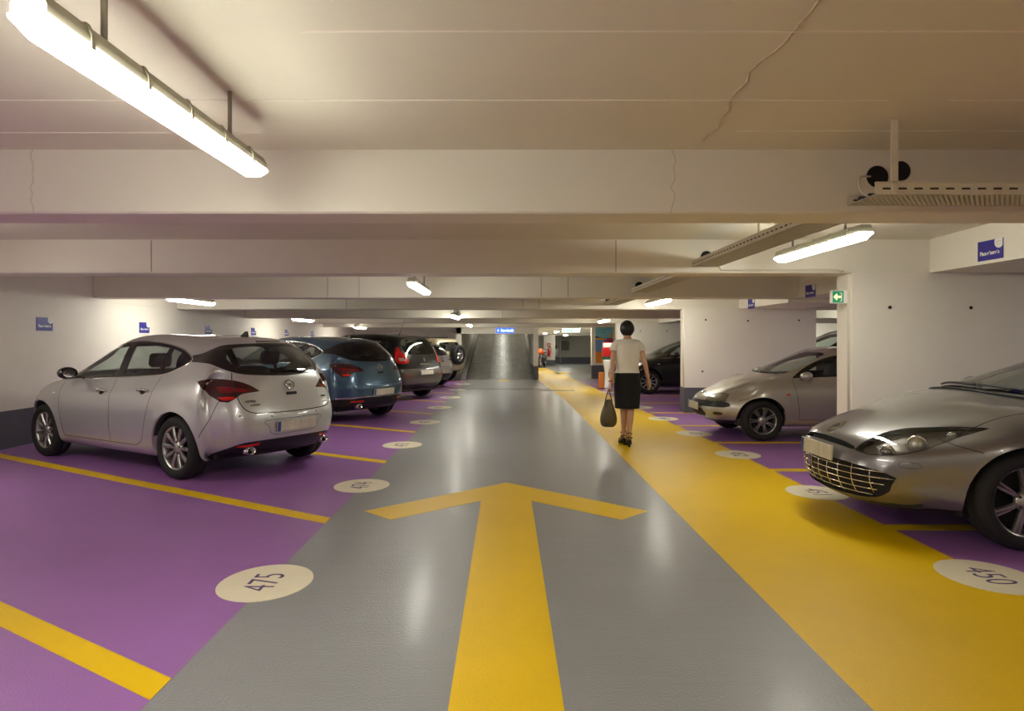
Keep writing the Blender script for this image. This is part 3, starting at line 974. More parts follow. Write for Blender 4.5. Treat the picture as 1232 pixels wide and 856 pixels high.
# ---------------------------------------------------------------- five-door hatchbacks (silver and blue)
ASTRA = dict(
    W=.905, axles=(1.28, -1.405), wr=.325, arch=.372, flare=.014,
    rows=[(.86, 2.00, -1.97, .20, .19, .22), (.945, 2.14, -2.13, .27, .265, .31), (.99, 2.21, -2.205, .44, .45, .52), (1.0, 2.19, -2.19, .60, .64, .70)],
    sh=(2.02, .76, -2.07, 1.045, .885), w4=.985, f4=.45, r4=.55,
    fc=[(0, 0), (.42, .03), (.76, .15), (.93, .42)], rc=[(0, 0), (.45, .025), (.80, .12), (.955, .34)],
    tap=[(2.2, .90), (1.75, .975), (1.3, 1.0), (-1.35, 1.0), (-1.75, .975), (-2.2, .90)],
    st=[(1.42, .865, 1.48, .60, .885, 1.62, .90), (1.12, .92, 1.16, .64, .965, 1.34, .975), (.92, .945, .94, .66, 1.02, 1.16, 1.035), (.66, .955, .56, .635, 1.18, .78, 1.21),
        (.30, .965, .18, .60, 1.345, .34, 1.39), (-.08, .975, -.10, .585, 1.42, -.05, 1.475), (-.5, 1.0, -.5, .58, 1.445, -.5, 1.505), (-.95, 1.03, -.95, .575, 1.425, -.95, 1.50),
        (-1.32, 1.055, -1.32, .565, 1.385, -1.36, 1.475), (-1.60, 1.065, -1.58, .565, 1.345, -1.76, 1.435), (-1.80, 1.06, -1.80, .61, 1.20, -1.945, 1.245)])

P_handle = mat('bright_handle_paint', (206, 204, 200), rough=.22, metal=.6, coat=1.0, flake=.03)
def hatchback(name, label, loc, rz, paint, facelift=False, interior_on=True, lev=3):
    car = empty(name, loc, rz, label, 'car')
    B = Body(dict(ASTRA, lev=lev))
    neg = lambda P: [(-x, z) for x, z in P]        # side view polygons are given in (x, z)
    dlo = catmull([(1.02, .965), (.80, 1.115), (.50, 1.275), (.15, 1.385), (-.3, 1.425), (-.75, 1.405), (-1.10, 1.355), (-1.30, 1.295)], 4) + catmull([(-1.42, 1.235), (-1.375, 1.175), (-1.20, 1.10), (-1.02, 1.06), (-.6, 1.03), (0, 1.0), (.55, .972), (1.02, .945)], 4)
    side = lambda c: c.y > .3
    B.cut('frame', neg(dlo), 90, .05, side)
    # panes inside the black surround
    w1 = [(.70, .985), (.66, 1.10), (.45, 1.245), (.15, 1.352), (-.13, 1.385), (-.17, 1.035), (.2, 1.015)]
    w2 = [(-.29, 1.042), (-.25, 1.392), (-.6, 1.39), (-.93, 1.355), (-.95, 1.082), (-.6, 1.058)]
    w3 = [(-1.00, 1.09), (-.985, 1.35), (-1.14, 1.315), (-1.30, 1.25), (-1.34, 1.215), (-1.28, 1.155), (-1.14, 1.11)]
    w0 = [(.93, .985), (.76, 1.075), (.76, .98)]
    for k, w in enumerate((w1, w2, w3, w0)): B.cut('pane%d' % k, neg(w), 90, .05, side, over=('frame',))
    # windscreen from above, rear window from behind
    ws = [(0, 0)]
    wsp = catmull([(1.13, 0), (1.09, .30), (.98, .52), (.88, .62)], 4) + catmull([(.70, .615), (.45, .585), (.26, .545)], 3) + catmull([(.30, .40), (.345, .2), (.355, 0)], 4)
    B.cut('windscreen', [(x, y - 1e-4) for x, y in wsp], 0, .1, up=True)
    rwf = catmull([(.0001, 1.408), (-.40, 1.390), (-.54, 1.355), (-.66, 1.270), (-.72, 1.225)], 4) + catmull([(-.67, 1.165), (-.57, 1.105), (-.42, 1.072), (.0001, 1.050)], 4)
    B.cut('rear_frame', rwf, 180, -.2, lambda c: c.x < -1.4)
    rw = catmull([(.0001, 1.392), (-.36, 1.375), (-.48, 1.335), (-.555, 1.25)], 4) + catmull([(-.54, 1.17), (-.48, 1.115), (-.38, 1.095), (.0001, 1.072)], 4)
    B.cut('rear_window', rw, 180, -.2, lambda c: c.x < -1.4, over=('rear_frame',))
    B.cut('brake_light', [(.0001, 1.430), (-.155, 1.427), (-.165, 1.411), (.0001, 1.413)], 180, .05, lambda c: c.x < -1.4, over=('body', 'rear_frame'))
    # tail lamps seen three-quarter from behind
    TA_ = 135
    tl = catmull([(.62, 1.015), (.70, 1.035), (.86, 1.035), (1.02, 1.01), (1.13, .965), (1.215, .905)], 4) + catmull([(1.12, .895), (1.045, .88), (.985, .835), (.93, .805)], 3) + catmull([(.85, .812), (.74, .875)], 3)
    B.cut('tail', tl, TA_, .05, lambda c: c.x < -1.5)
    B.cut('tail_glow', [(.78, .955), (.93, .96), (1.05, .938), (1.15, .915), (1.10, .903), (.98, .905), (.86, .90)], TA_, .05, None, over=('tail',))
    B.cut('tail_low', [(.82, .855), (.95, .862), (1.0, .855), (.96, .83), (.88, .822)], TA_, .05, None, over=('tail',))
    # arches
    for k, ax in enumerate(ASTRA['axles']):
        ra = ASTRA['arch']
        cp = [(-(ax + ra * math.cos(t)), .33 + ra * math.sin(t)) for t in [2 * math.pi * i / 36 for i in range(36)]]
        B.cut('hole_arch%d' % k, cp, 90, .25, lambda c: c.y > .4)
    # bumpers and skirt
    rb = [(-1.735, .30), (-1.765, .50), (-1.90, .76), (-1.96, .78), (-2.4, .765), (-2.4, .1), (-1.70, .1)]
    rbz = catmull([(.0001, .715), (-.35, .718), (-.60, .745), (-.70, .80)], 3)
    B.cut('bumper', [(1.80, .1), (1.80, .46), (1.92, .82), (2.05, .73), (2.6, .69), (2.6, .1)], 90, -2, lambda c: c.x < -1.6)
    skirt = catmull([(.0001, .405), (-.45, .40), (-.60, .38), (-.68, .32), (-.74, .24)], 3) + [(-.76, .15), (-.76, .05), (.0001, .05)]
    if facelift: skirt = catmull([(.0001, .46), (-.5, .455), (-.78, .43)], 3) + [(-.95, .40), (-.95, .05), (.0001, .05)]
    B.cut('skirt', skirt, 180, -.1, lambda c: c.x < -1.75, over=('bumper', 'body'))
    B.cut('reflector', [(-.40, .378), (-.60, .362), (-.62, .342), (-.41, .348)] if not facelift else [(-.42, .40), (-.64, .395), (-.65, .37), (-.43, .372)], 180, -.1, lambda c: c.x < -1.7, over=('skirt', 'bumper'))
    rec = [(.0001, .605), (-.37, .60), (-.335, .54), (-.27, .455), (.0001, .455)]
    B.cut('recess', rec, 180, -.1, lambda c: c.x < -1.7, over=('bumper',))
    B.cut('front_bumper', [(-2.4, .62), (-1.95, .60), (-1.67, .50), (-1.67, .1), (-2.4, .1)], 90, -2, lambda c: c.x > 1.6)
    B.cut('headlight', [(-1.45, .80), (-1.62, .82), (-1.95, .74), (-1.98, .64), (-1.75, .67)], 90, -2, lambda c: c.x > 1.3 and c.y > .42)
    B.cut('grille', [(.0001, .70), (.40, .68), (.42, .60), (.0001, .58)], 0, .1, lambda c: c.x > 1.8, over=('body', 'front_bumper'))
    # doors
    fd = [(.80, .30), (.86, .62), (.89, .93), (.89, .96), (-.20, 1.01), (-.225, .7), (-.20, .30)]
    rd = [(-.20, .30), (-.225, .7), (-.20, 1.0), (-.95, 1.04), (-1.05, 1.07), (-.99, .80), (-.90, .55), (-.86, .42), (-.80, .34), (-.70, .30)]
    B.cut('front_door', neg(fd), 90, .05, side)
    B.cut('rear_door', neg(rd), 90, .05, side)
    tg = [(.0001, 1.047), (-.42, 1.069), (-.57, 1.10), (-.60, .98), (-.60, .80), (-.52, .70), (.0001, .675)]
    B.cut('tailgate', tg, 180, .1, lambda c: c.x < -1.8)
    seams = [(fd[-1:] + fd[:3] , 90), (fd[3:], 90), (rd[3:] + rd[:1], 90)]
    ob = finish_car(B, car, paint, {
        'frame': ('window_surround', M_piano, 'pair'), 'pane0': ('side_window', M_glass, 'pair'), 'pane1': ('side_window', M_dglass, 'pair'),
        'pane2': ('quarter_window', M_dglass, 'pair'), 'pane3': ('front_quarter_window', M_glass, 'pair'),
        'windscreen': ('windscreen', M_glass, 'both'), 'rear_frame': ('rear_window_surround', M_piano, 'both'), 'rear_window': ('rear_window', M_dglass, 'both'),
        'brake_light': ('brake_light', M_redd, 'both'), 'tail': ('tail_light', M_redd, 'pair'), 'tail_glow': ('tail_light_lens', M_red, 'pair', 'tail'), 'tail_low': ('tail_light_lens', M_redb, 'pair', 'tail'),
        'bumper': ('rear_bumper', paint, 'both'), 'skirt': ('bumper_skirt', M_black, 'both'), 'reflector': ('reflector', M_redb, 'pair'), 'recess': ('plate_recess', paint, 'both'),
        'front_bumper': ('front_bumper', paint, 'both'), 'headlight': ('headlight', M_refl, 'pair'), 'grille': ('grille', M_black, 'both'),
        'front_door': ('front_door', paint, 'pair'), 'rear_door': ('rear_door', paint, 'pair'), 'tailgate': ('tailgate', paint, 'both')},
        glass=('pane0', 'pane1', 'pane2', 'pane3', 'windscreen', 'rear_window', 'tail', 'tail_glow', 'tail_low'))
    # panel gaps
    for P in ([(.80, .30), (.86, .62), (.89, .93)], [(.80, .30), (-.20, .30), (-.70, .30)], [(-.20, .30), (-.225, .7), (-.20, 1.0)],
              [(-1.06, 1.075), (-1.03, .93), (-.99, .80), (-.90, .55), (-.86, .42), (-.80, .34), (-.70, .30)]):
        B.seam([(-x, z) for x, z in P], 90, M_seam, car, w=.007)
    B.seam(catmull([(-.575, 1.10), (-.60, .98), (-.60, .80), (-.52, .70), (-.3, .68), (0, .675)], 4), 180, M_seam, car, w=.010)
    B.seam([(1.795, .46), (1.86, .65), (1.915, .83)], 90, M_seam, car, w=.006)
    B.seam(catmull([(0, .608), (-.37, .603), (-.335, .54), (-.27, .452), (0, .452)], 3), 180, mat('recess_edge', (96, 96, 98), rough=.4, var=.03), car, w=.006, name='recess_edge')
    # chrome strip round the side windows
    if True:
        B.seam([(-x, z) for x, z in catmull([(1.0, .948), (.55, .975), (0, 1.003), (-.6, 1.033), (-1.02, 1.063), (-1.20, 1.103), (-1.375, 1.178), (-1.418, 1.235), (-1.30, 1.292), (-1.10, 1.352), (-.75, 1.403), (-.3, 1.423), (.15, 1.383), (.5, 1.273), (.8, 1.112)], 4)], 90, M_chrome, car, w=.014, name='chrome_strip', off=.003)
    if facelift:
        B.seam([(0, .462), (-.5, .457), (-.80, .432)], 180, M_chrome, car, w=.022, name='chrome_strip', off=.004)
    # handles, badge, plate, aerial, wiper, exhausts
    hm = handle_mesh(P_handle); cm = cup_mesh()
    for hx, hz in ((-.03, .85), (-.84, .885)):
        on_surface(cm, 'handle_recess', B, 90, -hx, hz, car, True, .0)
        on_surface(hm, 'door_handle', B, 90, -hx, hz + .006, car, True, .004)
    b = MB(); b.lathe([(.046, .006), (.056, .014), (.060, .010), (.060, 0), (.046, 0)], 28)
    rng = b.mesh('badge_ring', M_chrome)
    bd = on_surface(rng, 'badge', B, 180, 0, .955, car, off=.002)
    z = MB(); z.prism([(-.072, .004), (.005, .012), (-.012, -.006), (.072, -.004), (-.005, -.014), (.012, .003)][::1], .004, .012)
    inst('badge_bolt', z.mesh('badge_bolt', M_chrome), bd)
    dk = MB(); dk.lathe([(.046, .003), (0, .003)], 24); inst('badge_disc', dk.mesh('badge_disc', paint), bd)
    gr = MB(); gr.cbox((0, 0, .004), (.13, .03, .014)); gm = gr.mesh('tailgate_handle', M_seam)
    on_surface(gm, 'tailgate_handle', B, 180, 0, .862, car, off=0)
    l, n = B.surf(180, 0, .532)
    plate(car, l + n * .012, n)
    for (txt, u, zz, sz) in (() if facelift else (('ASTRA', -.50, .805, .036), ('ecoFLEX', -.46, .768, .028), ('TURBO', .47, .80, .028))):
        l, n = B.surf(180, -abs(u), zz)
        if u > 0: l = Vector((l.x, -l.y, l.z)); n = Vector((n.x, -n.y, n.z))
        o = inst('lettering', text_mesh(txt, sz, M_refld, 'lettering', .002, bold=.0006), car)
        o.matrix_local = frame(l + n * .002, Vector((0, 0, 1)).cross(n), (0, 0, 1))
    # parking sensors
    ps = MB(); ps.lathe([(.011, .002), (.009, .004), (0, .004)], 12); psm = ps.mesh('parking_sensor', mat('sensor_grey', (120, 120, 122), rough=.4, var=.03))
    for u in (-.62, -.30): on_surface(psm, 'parking_sensor', B, 180, u, (.67 if u < -.5 else .645), car, True)
    # shark fin aerial
    l, n = B.top(-1.36, 0)
    fa = MB(); fa.prism([(.075, 0), (-.02, .062), (-.045, .068), (-.05, .05), (-.06, 0)], -.014, .014, frame(l - Vector((0, 0, .008)), (1, 0, 0), (0, 0, 1)))
    fa.build('aerial_fin', M_piano, car, bevel=.006)
    # wiper
    P = []
    for i in range(9):
        u = -.02 + .42 * i / 8; l, n = B.surf(180, -abs(u), 1.095 + .012 * math.sin(i)); 
        P.append(Vector((l.x, -l.y if u > 0 else l.y, l.z)) + n * .016)
    wp = MB(); wp.tube(P, .009, 6); wp.build('rear_wiper', M_black, car)
    for s in (1, -1):
        ex = MB(); ex.lathe([(.036, .0), (.040, .004), (.040, .10), (.034, .10), (.034, .006)], 20, frame((-2.02, s * .50, .30), (0, 1, 0), (0, 0, 1)) @ Matrix.Scale(-1, 4, (0, 0, 1)))
        ex.v = [(x, y + (y - s * .50) * .35, zz) for x, y, zz in ex.v]
        if not facelift or s > 0: ex.build('exhaust_tip', M_chrome, car)
    # side repeater
    rp = MB(); rp.sphere((0, 0, 0), (.034, .010, .006), 12, 6); on_surface(rp.mesh('side_repeater', M_white), 'side_repeater', B, 90, -1.02, .80, car, True)
    for s in (1, -1): mirror_part(car, .56, s * .955, 1.05, M_piano, s, (.17, .21, .145))
    wheel_meshes('ten', .325, .215, .228, 10, 'plain')
    for k, ax in enumerate(ASTRA['axles']):
        for s in (1, -1): add_wheel(car, 'ten', ax, s * .785, .325, .2 + .4 * k + (0 if s > 0 else .15))
    underbody(car, -1.80, 1.75, .70, .20, ASTRA['axles'], .385)
    if interior_on: interior(car, .33, (.12, -.72), .37, .82, .86, .02, .64, (-1.85, -1.2, .93))
    return car, B

P_silver = mat('silver_car_paint', (196, 197, 198), rough=.32, metal=.5, coat=1.0, coat_rough=.04, flake=.06)
P_blue = mat('steel_blue_car_paint', (62, 92, 116), rough=.32, metal=.55, coat=1.0, coat_rough=.04, flake=.08)
RZL = math.radians(149)
def place_left(rear_left_contact, B=None, rz=RZL, xr=-1.405, yw=.785):
    """empty location so that the rear left wheel stands on the given floor point"""
    v = Matrix.Rotation(rz, 2) @ Vector((xr, yw))
    return (rear_left_contact[0] - v.x, rear_left_contact[1] - v.y, 0)
c1, B1 = hatchback('hatchback_car', 'silver five-door hatchback with ten-spoke alloy wheels, nearest on the left', place_left((-3.40, 6.83), yw=.87), RZL, P_silver)
P_dark = mat('bottle_green_black_car_paint', (16, 22, 20), rough=.3, metal=.2, coat=1.0, coat_rough=.04, flake=.05)
P_white = mat('pale_silver_car_paint', (196, 192, 186), rough=.35, metal=.4, coat=1.0, coat_rough=.05, flake=.05)
hatchback('hatchback_car', 'steel blue five-door hatchback parked behind the silver hatchback', place_left((-2.45, 12.86), xr=-1.405, yw=-.785), RZL, P_blue, True)
d = hatchback('hatchback_car', 'black-green car facing the walkway, half hidden behind the walking woman', (5.1, 18.68, 0), math.pi, P_dark, True, lev=2)
w = hatchback('hatchback_car', 'pale silver small hatchback between the black people carrier and the cream off-roader', place_left((-2.15, 21.4), xr=-1.405 * .92, yw=-.785 * .92), RZL, P_white, True, False, lev=2)
w[0].scale = (.92, .92, .92)

# ---------------------------------------------------------------- people carriers
MPV = dict(lev=2,
    W=.92, axles=(1.33, -1.37), wr=.32, arch=.365, flare=.014,
    rows=[(.86, 1.97, -1.93, .20, .20, .26), (.945, 2.10, -2.09, .27, .275, .36), (.99, 2.17, -2.17, .46, .47, .55), (1.0, 2.15, -2.15, .66, .68, .74)],
    sh=(1.96, .82, -2.06, 1.04, .90), f4=.45, r4=.5,
    fc=[(0, 0), (.42, .03), (.76, .15), (.93, .42)], rc=[(0, 0), (.50, .015), (.84, .06), (.965, .22)],
    tap=[(2.17, .90), (1.7, .975), (1.3, 1.0), (-1.5, 1.0), (-1.9, .985), (-2.17, .94)],
    st=[(1.38, .93, 1.46, .60, .96, 1.6, .97), (1.12, .97, 1.18, .65, 1.04, 1.38, 1.05), (.92, .985, .92, .66, 1.12, 1.15, 1.14), (.66, .99, .55, .65, 1.31, .78, 1.345),
        (.28, 1.0, .15, .635, 1.475, .34, 1.52), (-.1, 1.005, -.1, .63, 1.515, -.05, 1.57), (-.55, 1.01, -.55, .63, 1.53, -.55, 1.59), (-1.0, 1.02, -1.0, .625, 1.52, -1.0, 1.585),
        (-1.42, 1.03, -1.42, .615, 1.49, -1.45, 1.56), (-1.72, 1.04, -1.70, .60, 1.45, -1.82, 1.515), (-1.90, 1.045, -1.86, .655, 1.28, -1.975, 1.30)])
def people_carrier(label, loc, rz, paint, bump_paint, inter=True):
    car = empty('people_carrier', loc, rz, label, 'car')
    B = Body(MPV); side = lambda c: c.y > .3
    neg = lambda P: [(-x, z) for x, z in P]
    dlo = catmull([(1.05, 1.0), (.78, 1.20), (.45, 1.38), (.1, 1.47), (-.5, 1.495), (-1.1, 1.48), (-1.55, 1.43)], 4) + catmull([(-1.66, 1.30), (-1.55, 1.12), (-1.3, 1.07), (-.6, 1.05), (.3, 1.03), (1.05, .985)], 4)
    B.cut('frame', neg(dlo), 90, .05, side)
    for k, w_ in enumerate(([(.66, 1.05), (.55, 1.26), (.1, 1.43), (-.12, 1.45), (-.16, 1.07)], [(-.26, 1.08), (-.22, 1.455), (-.95, 1.455), (-1.0, 1.09)], [(-1.08, 1.10), (-1.04, 1.45), (-1.5, 1.40), (-1.58, 1.29), (-1.5, 1.13)])):
        B.cut('pane%d' % k, neg(w_), 90, .05, side, over=('frame',))
    B.cut('windscreen', [(x, y - 1e-4) for x, y in catmull([(1.14, 0), (1.1, .3), (.98, .54), (.9, .62)], 4) + [(.6, .62), (.28, .59)] + catmull([(.32, .4), (.36, .2), (.37, 0)], 3)], 0, .1, up=True)
    rw = catmull([(.0001, 1.475), (-.40, 1.46), (-.55, 1.41), (-.60, 1.30)], 4) + catmull([(-.60, 1.18), (-.52, 1.11), (-.35, 1.095), (.0001, 1.09)], 4)
    B.cut('rear_window', rw, 180, .08, lambda c: c.x < -1.4)
    tl = catmull([(-.64, 1.30), (-.70, 1.27), (-.78, 1.19), (-.90, 1.06), (-.95, .96)], 3) + catmull([(-.95, .90), (-.80, .88), (-.645, .91), (-.63, 1.05)], 3)
    TL = [(.80, 1.28), (.87, 1.20), (.98, 1.08), (1.06, .97), (1.06, .90), (.92, .885), (.80, .91), (.74, 1.03), (.735, 1.17)]
    B.cut('tail', catmull(TL, 3, True), 135, .05, lambda c: c.x < -1.5, over=('body', 'frame'))
    B.cut('tail_low', [(.82, 1.02), (.95, 1.02), (1.01, .95), (.86, .95)], 135, .05, None, over=('tail',))
    for k, ax in enumerate(MPV['axles']):
        ra = MPV['arch']
        B.cut('hole_arch%d' % k, [(-(ax + ra * math.cos(t)), .32 + ra * math.sin(t)) for t in [2 * math.pi * i / 32 for i in range(32)]], 90, .25, lambda c: c.y > .4)
    B.cut('bumper', [(1.77, .1), (1.77, .55), (1.95, .76), (2.6, .76), (2.6, .1)], 90, -2, lambda c: c.x < -1.6)
    B.cut('skirt', [(.0001, .40), (-.80, .39), (-.95, .36), (-.95, .05), (.0001, .05)], 180, -.1, lambda c: c.x < -1.7, over=('bumper', 'body'))
    B.cut('front_bumper', [(-2.4, .62), (-1.95, .60), (-1.69, .50), (-1.69, .1), (-2.4, .1)], 90, -2, lambda c: c.x > 1.6)
    B.cut('headlight', [(-1.40, .84), (-1.6, .86), (-1.95, .78), (-1.98, .68), (-1.7, .72)], 90, -2, lambda c: c.x > 1.3 and c.y > .42)
    fd = [(.84, .32), (.90, .65), (.92, .98), (-.21, 1.03), (-.23, .7), (-.21, .32)]
    rd = [(-.21, .32), (-.23, .7), (-.21, 1.03), (-1.03, 1.06), (-1.05, .85), (-.93, .58), (-.86, .42), (-.75, .32)]
    B.cut('front_door', neg(fd), 90, .05, side); B.cut('rear_door', neg(rd), 90, .05, side)
    finish_car(B, car, paint, {'frame': ('window_surround', M_piano, 'pair'), 'pane0': ('side_window', M_glass, 'pair'), 'pane1': ('side_window', M_dglass, 'pair'), 'pane2': ('quarter_window', M_dglass, 'pair'),
        'windscreen': ('windscreen', M_glass, 'both'), 'rear_window': ('rear_window', M_dglass, 'both'), 'tail': ('tail_light', M_redb, 'pair'), 'tail_low': ('tail_light_lens', M_smoke, 'pair', 'tail'),
        'bumper': ('rear_bumper', bump_paint, 'both'), 'skirt': ('bumper_skirt', M_black, 'both'), 'front_bumper': ('front_bumper', paint, 'both'), 'headlight': ('headlight', M_refl, 'pair'),
        'front_door': ('front_door', paint, 'pair'), 'rear_door': ('rear_door', paint, 'pair')}, glass=('pane0', 'pane1', 'pane2', 'windscreen', 'rear_window', 'tail', 'tail_low'))
    for P in ([(.84, .32), (.90, .65), (.92, .98)], [(-.21, .32), (-.23, .7), (-.21, 1.03)], [(-1.03, 1.06), (-1.05, .85), (-.93, .58), (-.86, .42), (-.75, .32)]):
        B.seam(neg(P), 90, M_seam, car)
    B.seam([(-.62, 1.05), (-.62, .80), (-.58, .765), (0, .76)], 180, M_seam, car, w=.009)
    l, n = B.surf(180, 0, .66); plate(car, l + n * .012, n)
    bd = MB(); bd.prism([(0, .06), (.035, 0), (0, -.06), (-.035, 0)], 0, .010); bd2 = bd.mesh('badge', M_chrome)
    on_surface(bd2, 'badge', B, 180, 0, .96, car, off=.002)
    cb = MB(); cb.cbox((0, 0, .006), (.42, .025, .014)); on_surface(cb.mesh('tailgate_trim', M_chrome), 'tailgate_trim', B, 180, 0, .86, car)
    rf = MB(); rf.cbox((0, 0, .002), (.06, .04, .006)); on_surface(rf.mesh('reflector', M_redb), 'reflector', B, 180, -.62, .60, car, True)
    l, n = B.top(-1.3, 0)
    an = MB(); an.tube([l, l + Vector((-.05, 0, .06))], .012, 8); an.tube([l + Vector((-.03, 0, .04)), l + Vector((-.19, 0, .36))], .0035, 6); an.build('roof_aerial', M_black, car)
    for s in (1, -1): mirror_part(car, .88, s * .97, 1.09, paint, s, (.17, .20, .16))
    wheel_meshes('mpvw', .32, .205, .215, 8, 'plain')
    for k, ax in enumerate(MPV['axles']):
        for s in (1, -1): add_wheel(car, 'mpvw', ax, s * .80, .32, .3 * k, detail=False)
    underbody(car, -1.9, 1.9, .75, .20, MPV['axles'], .375)
    interior(car, .40, (.15, -.75), .37, .85, .95, .04, .66)
    return car
P_brown = mat('brown_black_car_paint', (14, 12, 11), rough=.3, metal=.0, coat=.5, coat_rough=.04, flake=.06)
P_taupe = mat('taupe_bumper_paint', (104, 95, 86), rough=.35, metal=.35, coat=.8, coat_rough=.06, flake=.04)
people_carrier('black-brown people carrier with tall red tail lamps, third car on the left', place_left((-2.20, 17.2), xr=-1.37, yw=-.80), RZL, P_brown, P_taupe)
P_graph = mat('graphite_car_paint', (34, 34, 33), rough=.3, metal=.4, coat=1.0, flake=.05)
people_carrier('dark car roof and windscreen showing behind the wall fin beyond the light silver coupe', (7.75, 15.0, 0), math.pi, P_graph, P_graph).scale = (1.05, 1.05, 1.06)

# ---------------------------------------------------------------- cream off-roader with spare wheel
SUV = dict(lev=2,
    W=.86, axles=(1.15, -1.12), wr=.345, arch=.40, flare=.03,
    rows=[(.88, 1.75, -1.74, .34, .30, .36), (.95, 1.84, -1.83, .40, .37, .42), (.985, 1.90, -1.88, .56, .55, .58), (1.0, 1.88, -1.86, .74, .74, .76)],
    sh=(1.78, .90, -1.82, .98, .93), f4=.3, r4=.5,
    fc=[(0, 0), (.48, .015), (.84, .05), (.965, .18)], rc=[(0, 0), (.50, .005), (.88, .02), (.975, .10)],
    tap=[(1.9, .95), (1.5, .99), (-1.5, 1.0), (-1.9, .97)],
    st=[(1.42, .95, 1.46, .62, .99, 1.52, 1.0), (1.02, .97, 1.05, .65, 1.03, 1.15, 1.05), (.78, .98, .78, .67, 1.08, .92, 1.10), (.58, .98, .50, .665, 1.30, .64, 1.33),
        (.30, .98, .22, .65, 1.43, .34, 1.465), (-.1, .98, -.1, .645, 1.47, -.1, 1.51), (-.6, .98, -.6, .64, 1.475, -.6, 1.52), (-1.1, .98, -1.1, .64, 1.47, -1.1, 1.515), (-1.5, .98, -1.5, .63, 1.45, -1.54, 1.495), (-1.66, .98, -1.63, .645, 1.38, -1.71, 1.42), (-1.72, .98, -1.70, .68, 1.16, -1.775, 1.18)])
P_cream = mat('cream_car_paint', (214, 204, 172), rough=.38, metal=.1, coat=.8, coat_rough=.06, var=.02)
def off_roader(label, loc, rz):
    car = empty('off_road_car', loc, rz, label, 'car')
    B = Body(SUV); side = lambda c: c.y > .3
    neg = lambda P: [(-x, z) for x, z in P]
    for k, w_ in enumerate(([(.74, 1.02), (.45, 1.32), (.12, 1.40), (-.25, 1.41), (-.25, 1.02)], [(-.38, 1.02), (-.38, 1.41), (-1.42, 1.39), (-1.5, 1.32), (-1.52, 1.06), (-1.45, 1.02)])):
        B.cut('pane%d' % k, neg(w_), 90, .05, side)
    B.cut('windscreen', [(x, y - 1e-4) for x, y in [(.90, 0), (.88, .3), (.8, .58), (.55, .62), (.36, .6), (.40, .3), (.41, 0)]], 0, .1, up=True)
    B.cut('rear_window', [(.0001, 1.38), (-.52, 1.37), (-.58, 1.32), (-.62, 1.08), (-.56, 1.05), (.0001, 1.05)], 180, .08, lambda c: c.x < -1.4)
    for k, ax in enumerate(SUV['axles']):
        ra = SUV['arch']
        B.cut('hole_arch%d' % k, [(-(ax + ra * math.cos(t)), .345 + ra * math.sin(t)) for t in [2 * math.pi * i / 32 for i in range(32)]], 90, .25, lambda c: c.y > .4)
    B.cut('bumper', [(1.56, .1), (1.60, .62), (2.6, .62), (2.6, .1)], 90, -2, lambda c: c.x < -1.4)
    B.cut('front_bumper', [(-1.6, .1), (-1.6, .62), (-2.6, .62), (-2.6, .1)], 90, -2, lambda c: c.x > 1.4)
    B.cut('tail', [(-.73, .78), (-.90, .78), (-.90, .66), (-.73, .66)], 180, -.1, lambda c: c.x < -1.5)
    finish_car(B, car, P_cream, {'pane0': ('side_window', M_glass, 'pair'), 'pane1': ('side_window', M_glass, 'pair'), 'windscreen': ('windscreen', M_glass, 'both'), 'rear_window': ('rear_window', M_glass, 'both'),
        'bumper': ('rear_bumper', P_cream, 'both'), 'front_bumper': ('front_bumper', M_black, 'both'), 'tail': ('tail_light', M_redb, 'pair')}, glass=('pane0', 'pane1', 'windscreen', 'rear_window'))
    B.seam([(.75, .45), (.75, .98)], 90, M_seam, car); B.seam([(-.85, .45), (-.85, .98)], 90, M_seam, car)
    B.seam([(-.68, 1.40), (-.68, .64), (0, .64)], 180, M_seam, car, w=.01)
    wheel_meshes('suvw', .345, .21, .20, 5, 'broad')
    for k, ax in enumerate(SUV['axles']):
        for s in (1, -1): add_wheel(car, 'suvw', ax, s * .745, .345, .3 * k, detail=False)
    t, b, bk, sp, hb, bo, n = WHEELS['suvw']
    w_ = inst('spare_wheel', t, car, (-1.99, -.12, .93), (0, -math.pi / 2, 0))
    inst('rim', b, w_); inst('brake_disc', bk, w_); inst('hub_cap', hb, w_)
    for i in range(n): inst('spoke', sp, w_, rot=(0, 0, 2 * math.pi * i / n))
    br = MB(); br.cbox((-1.87, -.12, .93), (.14, .16, .16)); br.build('spare_bracket', M_black, car)
    rl = None
    for s in (1, -1):
        rl = MB(); rl.tube([(.15, s * .58, 1.47), (.1, s * .58, 1.535), (-1.2, s * .58, 1.545), (-1.25, s * .58, 1.48)], .018, 6); rl.build('roof_rail', M_black, car)
    tb = MB(); tb.cbox((-1.90, .35, .57), (.06, .50, .10)); tb.build('step_bumper', M_black, car, bevel=.02)
    l, n_ = B.surf(180, -.48, .72); plate(car, l + n_ * .012, n_, .30, .16)
    st = MB(); st.cbox((-1.50, .60, 1.44), (.02, .16, .06)); 
    l, n_ = B.top(-1.3, 0); an = MB(); an.tube([l, l + Vector((-.25, 0, .12))], .004, 6); an.build('roof_aerial', M_black, car)
    for s in (1, -1): mirror_part(car, .66, s * .92, 1.08, M_black, s, (.14, .18, .16))
    underbody(car, -1.7, 1.7, .70, .33, SUV['axles'], .405)
    interior(car, .50, (.05, -.75), .34, .66, .98, .0, .62)
    return car
off_roader('cream off-roader with spare wheel on its tailgate, nearest the ramp', place_left((-2.12, 24.3), xr=-1.12, yw=-.745), RZL)

